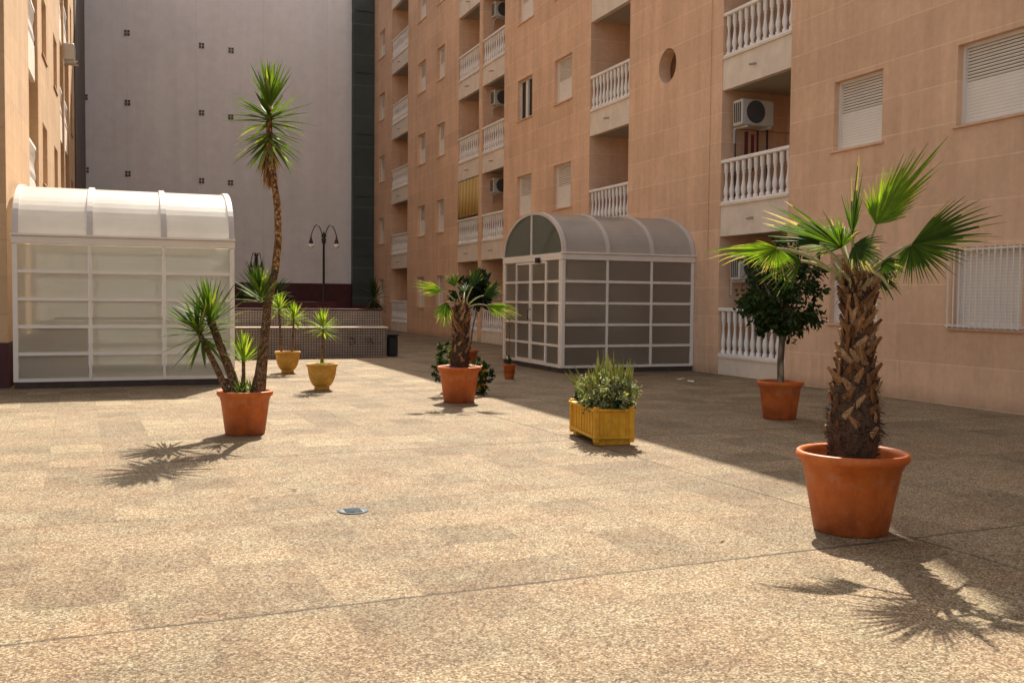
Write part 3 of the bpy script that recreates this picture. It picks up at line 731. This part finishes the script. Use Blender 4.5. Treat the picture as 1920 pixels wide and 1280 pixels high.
# ------------------------------------------------------------------ plant toolkit.  local frame: a=right, b=up, c=towards the courtyard entrance
AX=Vector((math.cos(yaw),-math.sin(yaw),0)); CX=Vector((-math.sin(yaw),-math.cos(yaw),0)); UP=Vector((0,0,1))
def L(o,a,b,c=0): return Vector(o)+AX*a+UP*b+CX*c
def D3(a,b,c): return AX*a+UP*b+CX*c
def blade(mb,base,d,n,length,width,droop=0,seg=5,fold=.25,mi=0,peak=.35):
    d=Vector(d).normalized(); s=d.cross(n)
    if s.length<1e-4: s=d.cross(Vector((.3,.9,.1)))
    s.normalize(); nn=s.cross(d).normalized()
    vs=[];fs=[]; p=Vector(base); cur=d.copy()
    for i in range(seg+1):
        t=i/seg; wdt=width*(.45+.55*t/peak if t<peak else max(0,1-((t-peak)/(1-peak))**1.6))*.5
        if i==seg: wdt=.0008
        vs+= [p-s*wdt, p-nn*wdt*fold*2*.6, p+s*wdt]
        if i<seg:
            cur=(cur+Vector((0,0,-1))*droop/seg).normalized(); p=p+cur*(length/seg)
    for i in range(seg):
        a=i*3; fs+=[(a,a+1,a+4,a+3),(a+1,a+2,a+5,a+4)]
    mb.add(vs,fs,mi,True)
def rosette(mb,c,axis,n,length,width,a0=8,a1=110,droop=.25,stem=.1,jit=.15,seg=5,mi=0,power=1.0):
    axis=Vector(axis).normalized(); x=axis.orthogonal().normalized(); y=axis.cross(x)
    for i in range(n):
        t=(i+.5)/n; ang=R(a0+(a1-a0)*t**power+random.uniform(-7,7)); az=i*2.39996+random.uniform(-.25,.25)
        d=axis*math.cos(ang)+(x*math.cos(az)+y*math.sin(az))*math.sin(ang)
        b=Vector(c)-axis*stem*t+d*.015
        l=length*(1-.35*abs(t-.5))*random.uniform(1-jit,1+jit)
        blade(mb,b,d,axis,l,width*random.uniform(.85,1.15),droop*(.3+t)*random.uniform(.5,1.5),seg,mi=mi)
def interp(cp,a):
    for (a0,l0),(a1,l1) in zip(cp,cp[1:]):
        if a0<=a<=a1: return l0+(l1-l0)*(a-a0)/(a1-a0+1e-9)
    return cp[-1][1]
def fan(mb,hub,cp,n,t1=0,t2=0,curl=.12,wmul=1.0,droop=.15,mi=0,basis=None,tips=.4):
    """palmate leaf: cp list of (angle,length) increasing angle (0 = right, 90 = up) within a plane tilted by t1,t2"""
    cp=sorted(cp); A0,A1=cp[0][0],cp[-1][0]
    if basis: e1=D3(*basis[0]).normalized(); e2=D3(*basis[1]).normalized()
    else: e1=D3(1,0,t1).normalized(); e2=D3(0,1,t2).normalized()
    nrm=e1.cross(e2).normalized()
    step=R(A1-A0)/n
    for i in range(n):
        a=A0+(A1-A0)*(i+.5)/n+random.uniform(-1.3,1.3); l=interp(cp,a)*random.uniform(.84,1.08)
        side=(i+.5)/n*2-1
        d=(e1*math.cos(R(a))+e2*math.sin(R(a))+nrm*(curl*(side*side)-curl*.3+random.uniform(-.07,.07))).normalized()
        wd=max(.009,min(.032,2*l*.45*math.tan(step/2)*1.2))*wmul
        # pleated joined part then free pointed tip
        s=d.cross(nrm).normalized(); vs=[];fs=[]; p=Vector(hub); cur=d.copy(); seg=7
        up=s.cross(d).normalized(); w_=wd
        for k in range(seg+1):
            t=k/seg
            half=.5*wd*(t/.42 if t<.42 else max(0.0,1-((t-.42)/.58)**.95))+.0010
            vs+=[p-s*half,p+nrm*(half*1.3),p+s*half]
            if k<seg:
                g_=droop*(max(0,t-.35)**1.2)*1.3+.01
                cur=(cur+Vector((0,0,-1))*g_*random.uniform(.6,1.4)).normalized(); p=p+cur*(l/seg)
        for k in range(seg):
            q=k*3; fs+=[(q,q+1,q+4,q+3),(q+1,q+2,q+5,q+4)]
        dry=random.random()<tips; cut=2*(seg-random.choice((1,2,2,3)))
        if dry: mb.add(vs,fs[:cut],mi,True); mb.add(vs,fs[cut:],1,True)
        else: mb.add(vs,fs,mi,True)
def petiole(mb,a,b,r0_=.014,r1_=.008,sag=.05):
    a,b=Vector(a),Vector(b); pts=[]
    for k in range(6):
        t=k/5; pts.append(a.lerp(b,t)+UP*sag*math.sin(PI*t))
    mb.tube(pts,[r0_+(r1_-r0_)*k/5 for k in range(6)],6)
def pot(t,c,rim,base,h,mat,style='flare',soilh=.085):
    p=MB(); x,y,z=c
    if style=='flare':
        th=rim*.055
        prof=[(0,0.0),(base*.97,0),(base,.012),(base+(rim*.86-base)*.55,h*.45),(rim*.865,h*.80),(rim*.885,h*.805),(rim*.90,h*.86),(rim*.965,h*.885),(rim,h*.93),(rim*.99,h*.985),(rim*.955,h),(rim*.90,h*.985),(rim*.865,h*.93),(rim*.83,h-.16),(0.001,h-.17)]
    elif style=='bowl':
        prof=[(0,0),(base*.98,0),(base,.025),(base*.93,.05),(rim*.56,h*.17),(rim*.68,h*.27),(rim*.80,h*.44),(rim*.87,h*.62),(rim*.905,h*.80),(rim*.92,h*.88),(rim*.985,h*.90),(rim,h*.96),(rim*.98,h),(rim*.92,h),(rim*.86,h*.93),(rim*.82,h*.86),(.001,h*.85)]
    p.lathe((x,y,z),prof,40,wob=.004); P_=p.build('pot',mat,t)
    s=MB(); rs=rim*.86; zt=h-soilh
    V=[(x,y,z+zt+.015)]; F_=[]
    for k in range(20): 
        a=2*PI*k/20; V.append((x+rs*math.cos(a),y+rs*math.sin(a),z+zt+random.uniform(-.006,.006)))
    for k in range(20): F_.append((0,1+k,1+(k+1)%20))
    s.add(V,F_,0,True); s.build('soil',M['soil'],P_)
def palm_trunk(t,o,prof,lean,nb,seed,scale=1.0):
    """prof: (z,r) list. fibrous core plus overlapping leaf bases"""
    random.seed(seed); core=MB(); z0,z1=prof[0][0],prof[-1][0]
    def rad(z): return interp(prof,z)
    def cen(z): return Vector(o)+lean*((z-z0)/(z1-z0))+UP*z
    pts=[cen(z0+(z1-z0)*k/14) for k in range(15)]
    core.tube(pts,[rad(z0+(z1-z0)*k/14)*.86 for k in range(15)],16)
    # loose fibre
    for i in range(int(2600*scale)):
        z=z0+(z1-z0)*(random.random()**1.5 if i%5 else random.uniform(.9,1)); a=random.uniform(0,2*PI); r_=rad(z); rad_d=Vector((math.cos(a),math.sin(a),0)); tan=Vector((-math.sin(a),math.cos(a),0))
        b=cen(z)+rad_d*r_*.85; d=(rad_d*random.uniform(.05,.28)+tan*random.uniform(-.9,.9)+UP*random.uniform(-.3,1)).normalized()
        blade(core,b,d,rad_d,random.uniform(.03,.085),random.uniform(.003,.009),.3,2,mi=0)
    core.build('trunk',M['fibre'],t)
    bt=MB()
    zz=z0+(z1-z0)*.02; i=0
    while i<nb:
        f=(i/nb)**.7; z=z0+(z1-z0)*(.14+.85*f); a=i*2.39996+random.uniform(-.12,.12); r_=rad(z)
        rd=Vector((math.cos(a),math.sin(a),0)); tn=Vector((-math.sin(a),math.cos(a),0))
        big=.62+.28*f if f>.35 else .5+.4*f
        ln=random.uniform(.12,.20)*big*scale**.3; wd=random.uniform(.055,.085)*(.8+.1*f)*scale**.3
        slant=random.choice((-1,1))*random.uniform(.35,1.05)
        c0=cen(z)+rd*r_*.80; d=(UP*1.0+tn*slant+rd*random.uniform(.0,.13)).normalized()
        side=d.cross(rd).normalized(); out=side.cross(d).normalized()
        if out.dot(rd)<0: out=-out
        th=random.uniform(.006,.012); V=[]
        for (q,wq) in ((0,1.0),(.45,.72),(.8,.45),(1.0,.30+random.uniform(-.1,.12))):
            p=c0+d*ln*q+out*(.012*q); hw=wd*.5*wq; V+=[p-side*hw,p-side*hw*.55+out*th,p+side*hw*.55+out*th,p+side*hw,p-out*.006]
        F_=[]
        for q in range(3):
            for k in range(5): F_.append((q*5+k,q*5+(k+1)%5,q*5+5+(k+1)%5,q*5+5+k))
        F_.append((15,16,17,18,19)); F_.append((4,3,2,1,0)); bt.add(V,F_,0,False)
        i+=1
    bt.build('leaf_bases',M['boot'],t)

# ---- big fan palm on the right
B=(4.27,5.02,0)
t=thing('potted_palm','large fan palm in the big terracotta pot at the right front','potted palm',B)
pot(t,B,.348,.228,.51,M['terra'])
palm_trunk(t,B,[(.40,.15),(.50,.17),(.62,.185),(.76,.178),(.90,.150),(1.05,.105),(1.3,.085),(1.5,.085),(1.60,.07)],D3(.02,0,0),165,5)
Cc=L(B,.0,1.60,0)
random.seed(11)
fr=[
 ('F',(.13,.34,-.05),[(14,.18),(28,.28),(38,.45),(46,.66),(54,.76),(63,.62),(76,.40),(92,.28),(114,.20)],38,(.1,-.25),'palmlime',.02),
 ('F',(.30,.21,.10),[(-140,.20),(-110,.26),(-84,.29),(-58,.29),(-37,.31),(-18,.36),(0,.43),(11,.49),(27,.55),(41,.50),(52,.42),(62,.34)],44,(.15,.25),'palm',.10),
 ('F',(-.035,.27,.0),[(70,.16),(80,.30),(86,.49),(92,.47),(98,.28),(108,.24)],10,(.9,.1),'palm',.03),
 ('B',(-.10,.19,.0),[(-88,.30),(-60,.40),(-30,.50),(0,.60),(30,.50),(60,.38),(88,.28)],34,((-.86,.48,.1),(.12,.24,1)),'palm',.06),
 ('F',(-.42,.20,-.32),[(150,.14),(165,.22),(176,.42),(184,.54),(192,.40),(205,.26),(225,.19),(258,.20),(285,.24),(312,.21),(330,.14)],34,(.3,.5),'palmbright',.22),
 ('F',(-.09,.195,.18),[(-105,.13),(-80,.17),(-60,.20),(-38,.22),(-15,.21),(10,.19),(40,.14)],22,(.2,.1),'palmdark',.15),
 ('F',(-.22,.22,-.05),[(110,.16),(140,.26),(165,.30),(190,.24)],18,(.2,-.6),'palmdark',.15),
 ('F',(.05,.25,-.40),[(40,.2),(70,.3),(100,.32),(140,.22)],22,(.1,-1.6),'palm',.15),
 ('F',(-.25,.12,-.35),[(130,.2),(170,.3),(210,.32),(250,.22)],22,(.6,-.5),'palm',.25),
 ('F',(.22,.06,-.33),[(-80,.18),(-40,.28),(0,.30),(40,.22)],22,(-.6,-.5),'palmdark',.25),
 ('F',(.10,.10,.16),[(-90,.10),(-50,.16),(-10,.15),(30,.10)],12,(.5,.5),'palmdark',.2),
]
for (_,h,cp,n_,tt,mm,dr) in fr:
    f=MB(); hub=Cc+D3(*h); fan(f,hub,cp,n_,tt[0],tt[1],droop=dr,basis=(tt if _=='B' else None),wmul=(1.75 if n_==38 else 1.0)); FO=f.build('frond',[M[mm],M['palmtip']],t)
    q=MB(); petiole(q,Cc+D3(h[0]*.12,-.03,h[2]*.15),hub,.016,.009,.03*abs(h[0])*4); q.build('petiole',M['petiole'],FO)
# pale cut petiole stubs and a dry spike crown
st=MB(); random.seed(4)
for k in range(16):
    a=k*2.4; d=(Vector((math.cos(a),math.sin(a),0))*random.uniform(.5,1.1)+UP*random.uniform(.3,1.0)).normalized(); b=Cc+Vector((math.cos(a),math.sin(a),0))*.07+UP*random.uniform(-.12,.02)
    st.tube([b,b+d*random.uniform(.06,.12)],[.014,.007],5)
st.tube([Cc+D3(-.02,.09,.12),Cc+D3(.10,.0,.17),Cc+D3(.15,-.07,.17)],[.013,.012,.008],6)
st.build('petiole_stubs',M['petiole'],t)
st=MB()
for k in range(150):
    a=random.uniform(0,2*PI); rd=Vector((math.cos(a),math.sin(a),0)); b=Cc+rd*random.uniform(.05,.09)+UP*random.uniform(-.16,.04)
    blade(st,b,rd*random.uniform(.4,1)+UP*random.uniform(-.3,.9)+Vector((random.gauss(0,.4),random.gauss(0,.4),0)),UP,random.uniform(.05,.13),random.uniform(.004,.013),random.uniform(.3,1.6),4)
st.build('dry_fibres',M['fibre'],t)

# ---- tall branching yucca, left
B=(1.13,10.68,0)
t=thing('potted_yucca','tall branching yucca with one long bare stem in a terracotta pot','potted yucca',B)
pot(t,B,.29,.205,.46,M['terra'])
random.seed(21)
tk=MB(); tall=[(.13,.40,0),(.16,.62,-.02),(.19,.95,-.05),(.215,1.35,-.09),(.27,1.72,-.20),(.27,2.06,-.35),(.215,2.43,-.55),(.12,2.77,-.75),(.04,3.05,-.88),(.025,3.38,-.95),(.025,3.70,-.97)]
tk.tube([L(B,*p) for p in tall[:5]],[.085,.064,.050,.043,.040],12); tk.build('trunk',M['yuccabark'],t)
tk=MB(); tk.tube([L(B,*p) for p in tall[4:]],[.042,.040,.040,.034,.036,.034,.02],12); tk.build('upper_trunk',M['scarbark'],t)
h=MB(); rosette(h,L(B,.025,3.70,-.97),(0,0,1),42,.46,.044,4,42,.10,.12); rosette(h,L(B,.025,3.52,-.97),(0,0,1),46,.53,.048,60,98,.22,.12); rosette(h,L(B,.025,3.33,-.96),(0,0,1),46,.50,.048,100,136,.22,.14); h.build('leaf_crown',M['yucca'],t)
h=MB(); rosette(h,L(B,.03,3.17,-.93),(0,0,1),70,.36,.030,146,174,.5,.20); h.build('dead_leaves',M['dead'],t)
tk=MB(); tk.tube([L(B,-.08,.40,.02),L(B,-.13,.62,.03),L(B,-.24,.92,.05),L(B,-.35,1.22,.06)],[.06,.05,.043,.04],10); tk.build('branch',M['yuccabark'],t)
h=MB(); rosette(h,L(B,-.355,1.26,.06),D3(-.1,1,.1),60,.46,.040,6,85,.2,.16); h.build('leaf_rosette',M['yucca'],t)
tk=MB(); tk.tube([L(B,-.15,.40,.06),L(B,-.26,.68,.10),L(B,-.38,.95,.14),L(B,-.44,1.08,.15)],[.04,.033,.028,.026],10); tk.build('branch',M['yuccabark'],t)
h=MB(); rosette(h,L(B,-.45,1.10,.15),D3(-.35,1,.2),56,.46,.040,20,125,.3,.12); h.build('leaf_rosette',M['yucca'],t)
tk=MB(); tk.tube([L(B,-.0,.40,.05),L(B,-.0,.80,.06)],[.022,.018],8); tk.build('branch',M['yuccabark'],t)
h=MB(); rosette(h,L(B,-.0,.82,.06),(0,0,1),40,.30,.026,6,62,.12,.08); h.build('leaf_rosette',M['yuccalime'],t)
h=MB(); rosette(h,L(B,.17,1.50,.04),D3(-.12,1,.2),52,.37,.032,5,75,.18,.12); h.build('leaf_rosette',M['yucca'],t)
h=MB()
for q in ((.0,.46,.08),(.06,.44,-.02),(-.02,.43,.14)): rosette(h,L(B,*q),(0,0,1),14,.17,.022,10,70,.2,.02)
h.build('basal_shoots',M['yucca'],t)

# ---- fan palm in the middle
B=(4.30,13.12,0)
t=thing('potted_palm','mid sized fan palm in a terracotta pot at the edge of the shade, mid courtyard','potted palm',B)
pot(t,B,.31,.215,.50,M['terra'])
palm_trunk(t,B,[(.38,.14),(.5,.15),(.7,.14),(.85,.125),(1.05,.12),(1.25,.115),(1.34,.09)],D3(.03,0,0),90,9)
Cc=L(B,.05,1.33,0); random.seed(31)
for (h,cp,n_,tt,mm,dr) in [
 ((-.30,.22,.05),[(130,.20),(145,.30),(158,.44),(172,.38),(188,.30),(205,.22)],20,(.2,.4),'palmbright',.14),
 ((-.22,.06,.18),[(205,.20),(225,.28),(250,.36),(270,.38),(290,.26),(310,.18)],24,(.2,.1),'palm',.1),
 ((.34,.02,.12),[(300,.18),(318,.26),(335,.42),(348,.50),(362,.42),(378,.24)],24,(.2,.4),'palmbright',.2),
 ((-.12,.28,.0),[(60,.18),(90,.24),(120,.24),(150,.18)],18,(.1,-.3),'palm',.08),
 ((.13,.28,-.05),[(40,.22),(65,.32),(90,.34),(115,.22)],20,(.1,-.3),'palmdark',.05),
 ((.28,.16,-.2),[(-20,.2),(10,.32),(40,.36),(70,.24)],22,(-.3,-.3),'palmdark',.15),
 ((0,.2,-.35),[(40,.2),(90,.3),(140,.2)],18,(.1,-1.4),'palm',.15),
]:
    f=MB(); hub=Cc+D3(*h); fan(f,hub,cp,n_,tt[0],tt[1],droop=dr,wmul=1.1); FO=f.build('frond',[M[mm],M['palmtip']],t)
    q=MB(); petiole(q,Cc+D3(h[0]*.1,-.03,h[2]*.1),hub,.013,.008,.04); q.build('petiole',M['petiole'],FO)

# ---- ficus standard
def leafcloud(mb,c,rad,n,size,seed,clumps=40,mi=0,shell=.55,squash=None,width=.42):
    random.seed(seed); cs=[]
    for k in range(clumps):
        while True:
            v=Vector((random.uniform(-1,1),random.uniform(-1,1),random.uniform(-1,1)))
            if v.length<=1 and v.length>shell: break
        cs.append((Vector((v.x*rad[0],v.y*rad[1],v.z*rad[2])),v.normalized(),random.uniform(.13,.30)*min(rad)))
    for i in range(n):
        cc,nv,cr=random.choice(cs); p=Vector(c)+cc+Vector([random.gauss(0,1)*cr*.55 for _ in range(3)])
        d=(nv*.7+Vector([random.gauss(0,.7) for _ in range(3)])+Vector((0,0,-.15))).normalized()
        nn=(nv+Vector([random.gauss(0,.6) for _ in range(3)])).normalized()
        l=size*random.uniform(.7,1.3); s=d.cross(nn)
        if s.length<.05: continue
        s.normalize(); u=s.cross(d); w_=l*width*.5
        mb.add([p,p+d*l*.35-s*w_+u*w_*.25,p+d*l*.7-s*w_*.75+u*w_*.15,p+d*l,p+d*l*.7+s*w_*.75+u*w_*.15,p+d*l*.35+s*w_+u*w_*.25,p+d*l*.5-u*w_*.12],
               [(0,6,1),(1,6,2),(2,6,3),(3,6,4),(4,6,5),(5,6,0)],mi,True)
B=(7.50,10.15,0)
t=thing('potted_tree','dark round headed ficus tree on a pale bare stem in a terracotta pot','potted tree',B)
pot(t,B,.285,.20,.47,M['terra'])
tk=MB(); tk.tube([L(B,.01,.38,0),L(B,.0,.7,0),L(B,.015,1.0,0),L(B,.0,1.2,0)],[.048,.042,.04,.035],10)
for k in range(16):
    a=k*2.4; e=L(B,.44*math.cos(a),1.30+.16*(k%5),.44*math.sin(a)); tk.tube([L(B,.01,1.0+.02*k,0),L(B,.15*math.cos(a),1.2+.03*k,.15*math.sin(a)),e],[.02,.013,.006],6)
tk.build('trunk',M['palebark'],t)
h=MB(); leafcloud(h,L(B,.02,1.62,0),(.50,.48,.53),2700,.085,41,52,shell=.25); leafcloud(h,L(B,-.28,1.35,.05),(.2,.2,.22),500,.08,42,16); leafcloud(h,L(B,-.12,1.10,.05),(.14,.14,.14),260,.075,43,10)
h.build('crown',M['ficus'],t)

# ---- ochre bowls with small yuccas
B=(2.80,19.02,0)
t=thing('potted_yucca','pair of small yuccas sharing the farther ochre yellow pot','potted yucca',B,'small yuccas in ochre pots')
pot(t,B,.245,.12,.41,M['yellow'],'bowl')
random.seed(51)
for (a,c,zt,Lg) in ((-.16,.02,1.22,.33),(.12,.0,1.04,.33)):
    tk=MB(); tk.tube([L(B,a*.7,.36,c),L(B,a,zt,c)],[.024,.018],7); tk.build('stem',M['yuccabark'],t)
    h=MB(); rosette(h,L(B,a,zt+.04,c),(0,0,1),58,Lg,.034,5,112,.3,.12); h.build('leaf_rosette',M['yuccalime'],t)
B=(2.80,15.42,0)
t=thing('potted_yucca','single small yucca on a thin stem in the nearer ochre yellow pot','potted yucca',B,'small yuccas in ochre pots')
pot(t,B,.245,.12,.41,M['yellow'],'bowl')
tk=MB(); tk.tube([L(B,.0,.36,0),L(B,.01,.95,0)],[.022,.018],7); tk.build('stem',M['yuccabark'],t)
h=MB(); rosette(h,L(B,.01,1.02,0),(0,0,1),66,.31,.028,5,112,.28,.12); h.build('leaf_rosette',M['yuccalime'],t)
h=MB(); rosette(h,L(B,.0,.38,.03),(0,0,1),18,.15,.016,25,80,.2,.02); h.build('basal_leaves',M['yuccalime'],t)

# ---- yellow planter box
ax=Vector((.15,.989,0)).normalized(); bx_=Vector((ax.y,-ax.x,0)); o=Vector((4.28,8.76,0)); Wd,Ln=.42,.90
t=thing('planter_box','yellow wooden planter box with variegated shrub and upright sword leaves','planter box',o+bx_*Wd/2+ax*Ln/2)
def obox(mb,a0,a1,l0,l1,z0,z1):
    n=len(mb.v); mb.bbox((a0,l0,z0),(a1,l1,z1),.006)
    for i in range(n,len(mb.v)):
        x,y,z=mb.v[i]; p=o+bx_*x+ax*y; mb.v[i]=(p.x,p.y,z)
p=MB()
obox(p,.02,Wd-.02,.02,.045,.07,.34); obox(p,.02,Wd-.02,Ln-.045,Ln-.02,.07,.34); obox(p,.02,.045,.045,Ln-.045,.07,.34); obox(p,Wd-.045,Wd-.02,.045,Ln-.045,.07,.34)
for k in range(1,5): obox(p,.02+k*.078,.026+k*.078,.012,.021,.09,.32)
for k in range(1,9): obox(p,.012,.021,.02+k*.096,.026+k*.096,.09,.32)
p.build('side_boards',M['ybox'],t)
for (a_,l_) in ((0,0),(Wd-.055,0),(0,Ln-.055),(Wd-.055,Ln-.055)):
    p=MB(); obox(p,a_,a_+.055,l_,l_+.055,.03,.385); p.build('corner_post',M['ybox'],t)
p=MB()
obox(p,-.012,Wd+.012,-.012,.05,.34,.365); obox(p,-.012,Wd+.012,Ln-.05,Ln+.012,.34,.365); obox(p,-.012,.05,.05,Ln-.05,.34,.365); obox(p,Wd-.05,Wd+.012,.05,Ln-.05,.34,.365)
obox(p,-.01,Wd+.01,-.01,.02,.065,.095); obox(p,-.01,.02,.02,Ln-.02,.065,.095)
p.build('trim',M['ybox'],t)
for l_ in (.03,Ln-.15):
    p=MB(); obox(p,.03,Wd-.03,l_,l_+.10,.0,.065); p.build('foot',M['ybox'],t)
p=MB(); obox(p,.045,Wd-.045,.045,Ln-.045,.08,.33); p.build('soil',M['soil'],t)
cb=o+bx_*Wd/2+ax*Ln/2
h=MB(); leafcloud(h,cb+Vector((-.02,-.15,.50)),(.29,.44,.21),3600,.036,61,80,shell=.4,width=.55); h.build('variegated_shrub',M['varieg'],t)
h=MB(); leafcloud(h,cb+Vector((-.0,-.1,.43)),(.26,.40,.13),900,.06,63,30,shell=.1); h.build('inner_foliage',M['darkbush'],t)
h=MB(); random.seed(62)
for k in range(110):
    b=cb+bx_*random.uniform(-.04,.17)+ax*random.uniform(-.42,.25)+UP*.36
    blade(h,b,(random.gauss(0,.13),random.gauss(0,.13),1),CX,random.uniform(.30,.50)*(1.3 if k%8==0 else 1),random.uniform(.026,.044),.05,5,fold=.4)
for k in range(34):
    b=cb+bx_*random.uniform(-.2,.0)+ax*random.uniform(-.4,.3)+UP*.45
    blade(h,b,(random.gauss(-.4,.2),random.gauss(0,.2),.8),CX,random.uniform(.25,.38),.016,.3,5,fold=.4)
h.build('sword_leaves',M['sword'],t)

# ---- smaller and shaded plants
B=(6.40,16.62,0)
t=thing('potted_plant','small plant with a thin cane in a little terracotta pot at the shelter door','potted plant',B)
pot(t,B,.125,.085,.27,M['terra'],soilh=.03)
random.seed(71); h=MB(); rosette(h,L(B,0,.27,0),(0,0,1),26,.20,.02,10,80,.3,.02); h.build('leaves',M['darkbush'],t)
tk=MB(); tk.tube([L(B,-.01,.24,0),L(B,.0,1.05,0)],[.008,.005],5); tk.build('cane',M['brownwood'],t)
h=MB(); rosette(h,L(B,0,1.05,0),(0,0,1),10,.12,.018,20,90,.3,.3); h.build('leaves',M['darkbush'],t)

B=(4.62,14.35,0)
t=thing('planter_box','trailing greenery over a low yellow box hidden behind the middle palm pot','planter box',B)
p=MB(); p.bbox((4.5,14.2,.05),(5.1,14.6,.42),.02); p.build('box',M['ybox'],t)
h=MB(); leafcloud(h,(4.5,14.3,.60),(.18,.2,.16),380,.05,81,12,shell=.2); h.build('yellow_green_foliage',M['yucca'],t)
h=MB(); leafcloud(h,(4.93,13.95,.30),(.16,.18,.34),900,.055,82,24,shell=.2); leafcloud(h,(4.28,14.0,.42),(.10,.12,.22),420,.055,83,14,shell=.2); leafcloud(h,(4.55,14.25,.7),(.25,.2,.12),200,.06,84,10); h.build('trailing_foliage',M['darkbush'],t)

B=(6.75,19.9,0)
t=thing('potted_shrub','tall dark leaved shrub in a red pot behind the middle palm','potted shrub',B)
p=MB(); p.lathe(B,[(0,0),(.12,0),(.13,.02),(.17,.30),(.19,.31),(.19,.36),(.16,.36),(.15,.32),(0,.31)],24); p.build('pot',M['terra'],t)
tk=MB()
for k in range(4): tk.tube([L(B,0,.3,0),L(B,.08*math.cos(k*2),.9,.08*math.sin(k*2)),L(B,.25*math.cos(k*2),1.55,.2*math.sin(k*2))],[.018,.014,.008],6)
tk.build('stems',M['brownwood'],t)
h=MB(); leafcloud(h,L(B,.05,1.62,0),(.42,.35,.38),1300,.13,91,34,shell=.2); random.seed(92); rosette(h,L(B,.1,1.75,.1),(0,0,1),40,.42,.04,10,110,.4,.3); h.build('foliage',M['darkbush'],t)

B=(7.1,30.2,0)
t=thing('potted_palm','dark shaggy palm in the shade in front of the green tower','potted palm',B)
p=MB(); p.lathe(B,[(0,0),(.16,0),(.22,.40),(.25,.41),(.25,.48),(.21,.48),(.2,.42),(0,.41)],20); p.build('pot',M['plastic'],t)
tk=MB(); tk.tube([L(B,0,.4,0),L(B,0,1.35,0)],[.06,.05],8); tk.build('trunk',M['fibre'],t)
random.seed(95); h=MB(); rosette(h,L(B,0,1.55,0),(0,0,1),90,.62,.05,5,125,.7,.3); h.build('leaf_crown',M['darkbush'],t)

random.seed(97)
for i,(x,y,zt,Lg,lab) in enumerate(((4.25,32.0,1.55,.75,'spiky dark agave with narrow grey leaves behind the ochre pots, in the shade'),(2.55,31.5,1.45,.7,'dark spiky plant in the shade between the left shelter and the tall yucca'),(3.35,33.0,1.1,.55,'low dark clump of sword leaves behind the tiled planter'))):
    t=thing('shade_plant',lab,'plant',(x,y,0),'dark plants behind the tiled planter')
    p=MB(); p.lathe((x,y,0),[(0,0),(.2,0),(.27,.5),(.31,.52),(.31,.6),(.26,.6),(.25,.52),(0,.51)],20); p.build('pot',M['plastic'],t)
    tk=MB(); tk.tube([(x,y,.5),(x+.03,y,zt)],[.07,.05],8); tk.build('trunk',M['fibre'],t)
    h=MB(); rosette(h,(x+.03,y,zt+.05),(0,0,1),44,Lg,.07,5,95,.25,.15); h.build('leaves',M['darkbush'],t)

# ------------------------------------------------------------------ small things on the ground
c=(1.405,6.58)
t=thing('drain_cover','small round blue grey drain cover set in the sunny paving','drain cover',(c[0],c[1],0))
p=MB(); p.lathe((c[0],c[1],.004),[(.104,0),(.102,.003),(.082,.003),(.078,.001)],36); p.build('ring',M['steel'],t)
p=MB(); p.disc((c[0],c[1],.0045),.079,28); p.build('lid',M['drainlid'],t)
p=MB()
for k in range(6): p.box((c[0]-.055,c[1]-.06+k*.022,.006),(c[0]+.055,c[1]-.052+k*.022,.010))
p.build('grating',M['steel'],t)
for (x,y,a,s,lab) in ((9.45,15.75,.3,.09,'scrap of white paper on the shaded paving nearer the glass shelter'),(9.35,15.25,1.1,.10,'scrap of white paper on the shaded paving, the one nearer the camera')):
    p=MB(); ca,sa=math.cos(a),math.sin(a); V=[]
    for (i,j,z) in ((-1,-.5,.004),(0,-.6,.02),(1,-.4,.006),(1,.5,.02),(0,.55,.008),(-1,.4,.015)): V.append((x+s*(i*ca-j*sa),y+s*(i*sa+j*ca),z))
    p.add(V,[(0,1,4,5),(1,2,3,4)]); ob=p.build('paper_scrap',M['litter'],origin=(x,y,0)); tag(ob,lab,'litter','paper scraps by the shelter')
    sm=ob.modifiers.new('s','SOLIDIFY'); sm.thickness=.002
p=MB(); random.seed(5)
for (x,y) in ((3.30,5.02),): blade(p,(x,y,.01),(.6,.5,.25),UP,.09,.018,.5,4); blade(p,(x,y,.01),(-.5,.6,.2),UP,.06,.014,.4,4)
tag(p.build('fallen_leaf',M['dead'],origin=(3.3,5.02,0)),'curled dry leaf on the paving left of the big palm pot','leaf')
p=MB(); blade(p,(1.12,7.42,.01),(.8,.2,.1),UP,.05,.03,.3,4); blade(p,(1.12,7.42,.01),(-.6,.2,.3),UP,.03,.02,.3,4)
tag(p.build('fallen_leaf',M['fibre'],origin=(1.12,7.42,0)),'tiny dark dry leaf on the sunny paving before the tall yucca','leaf')
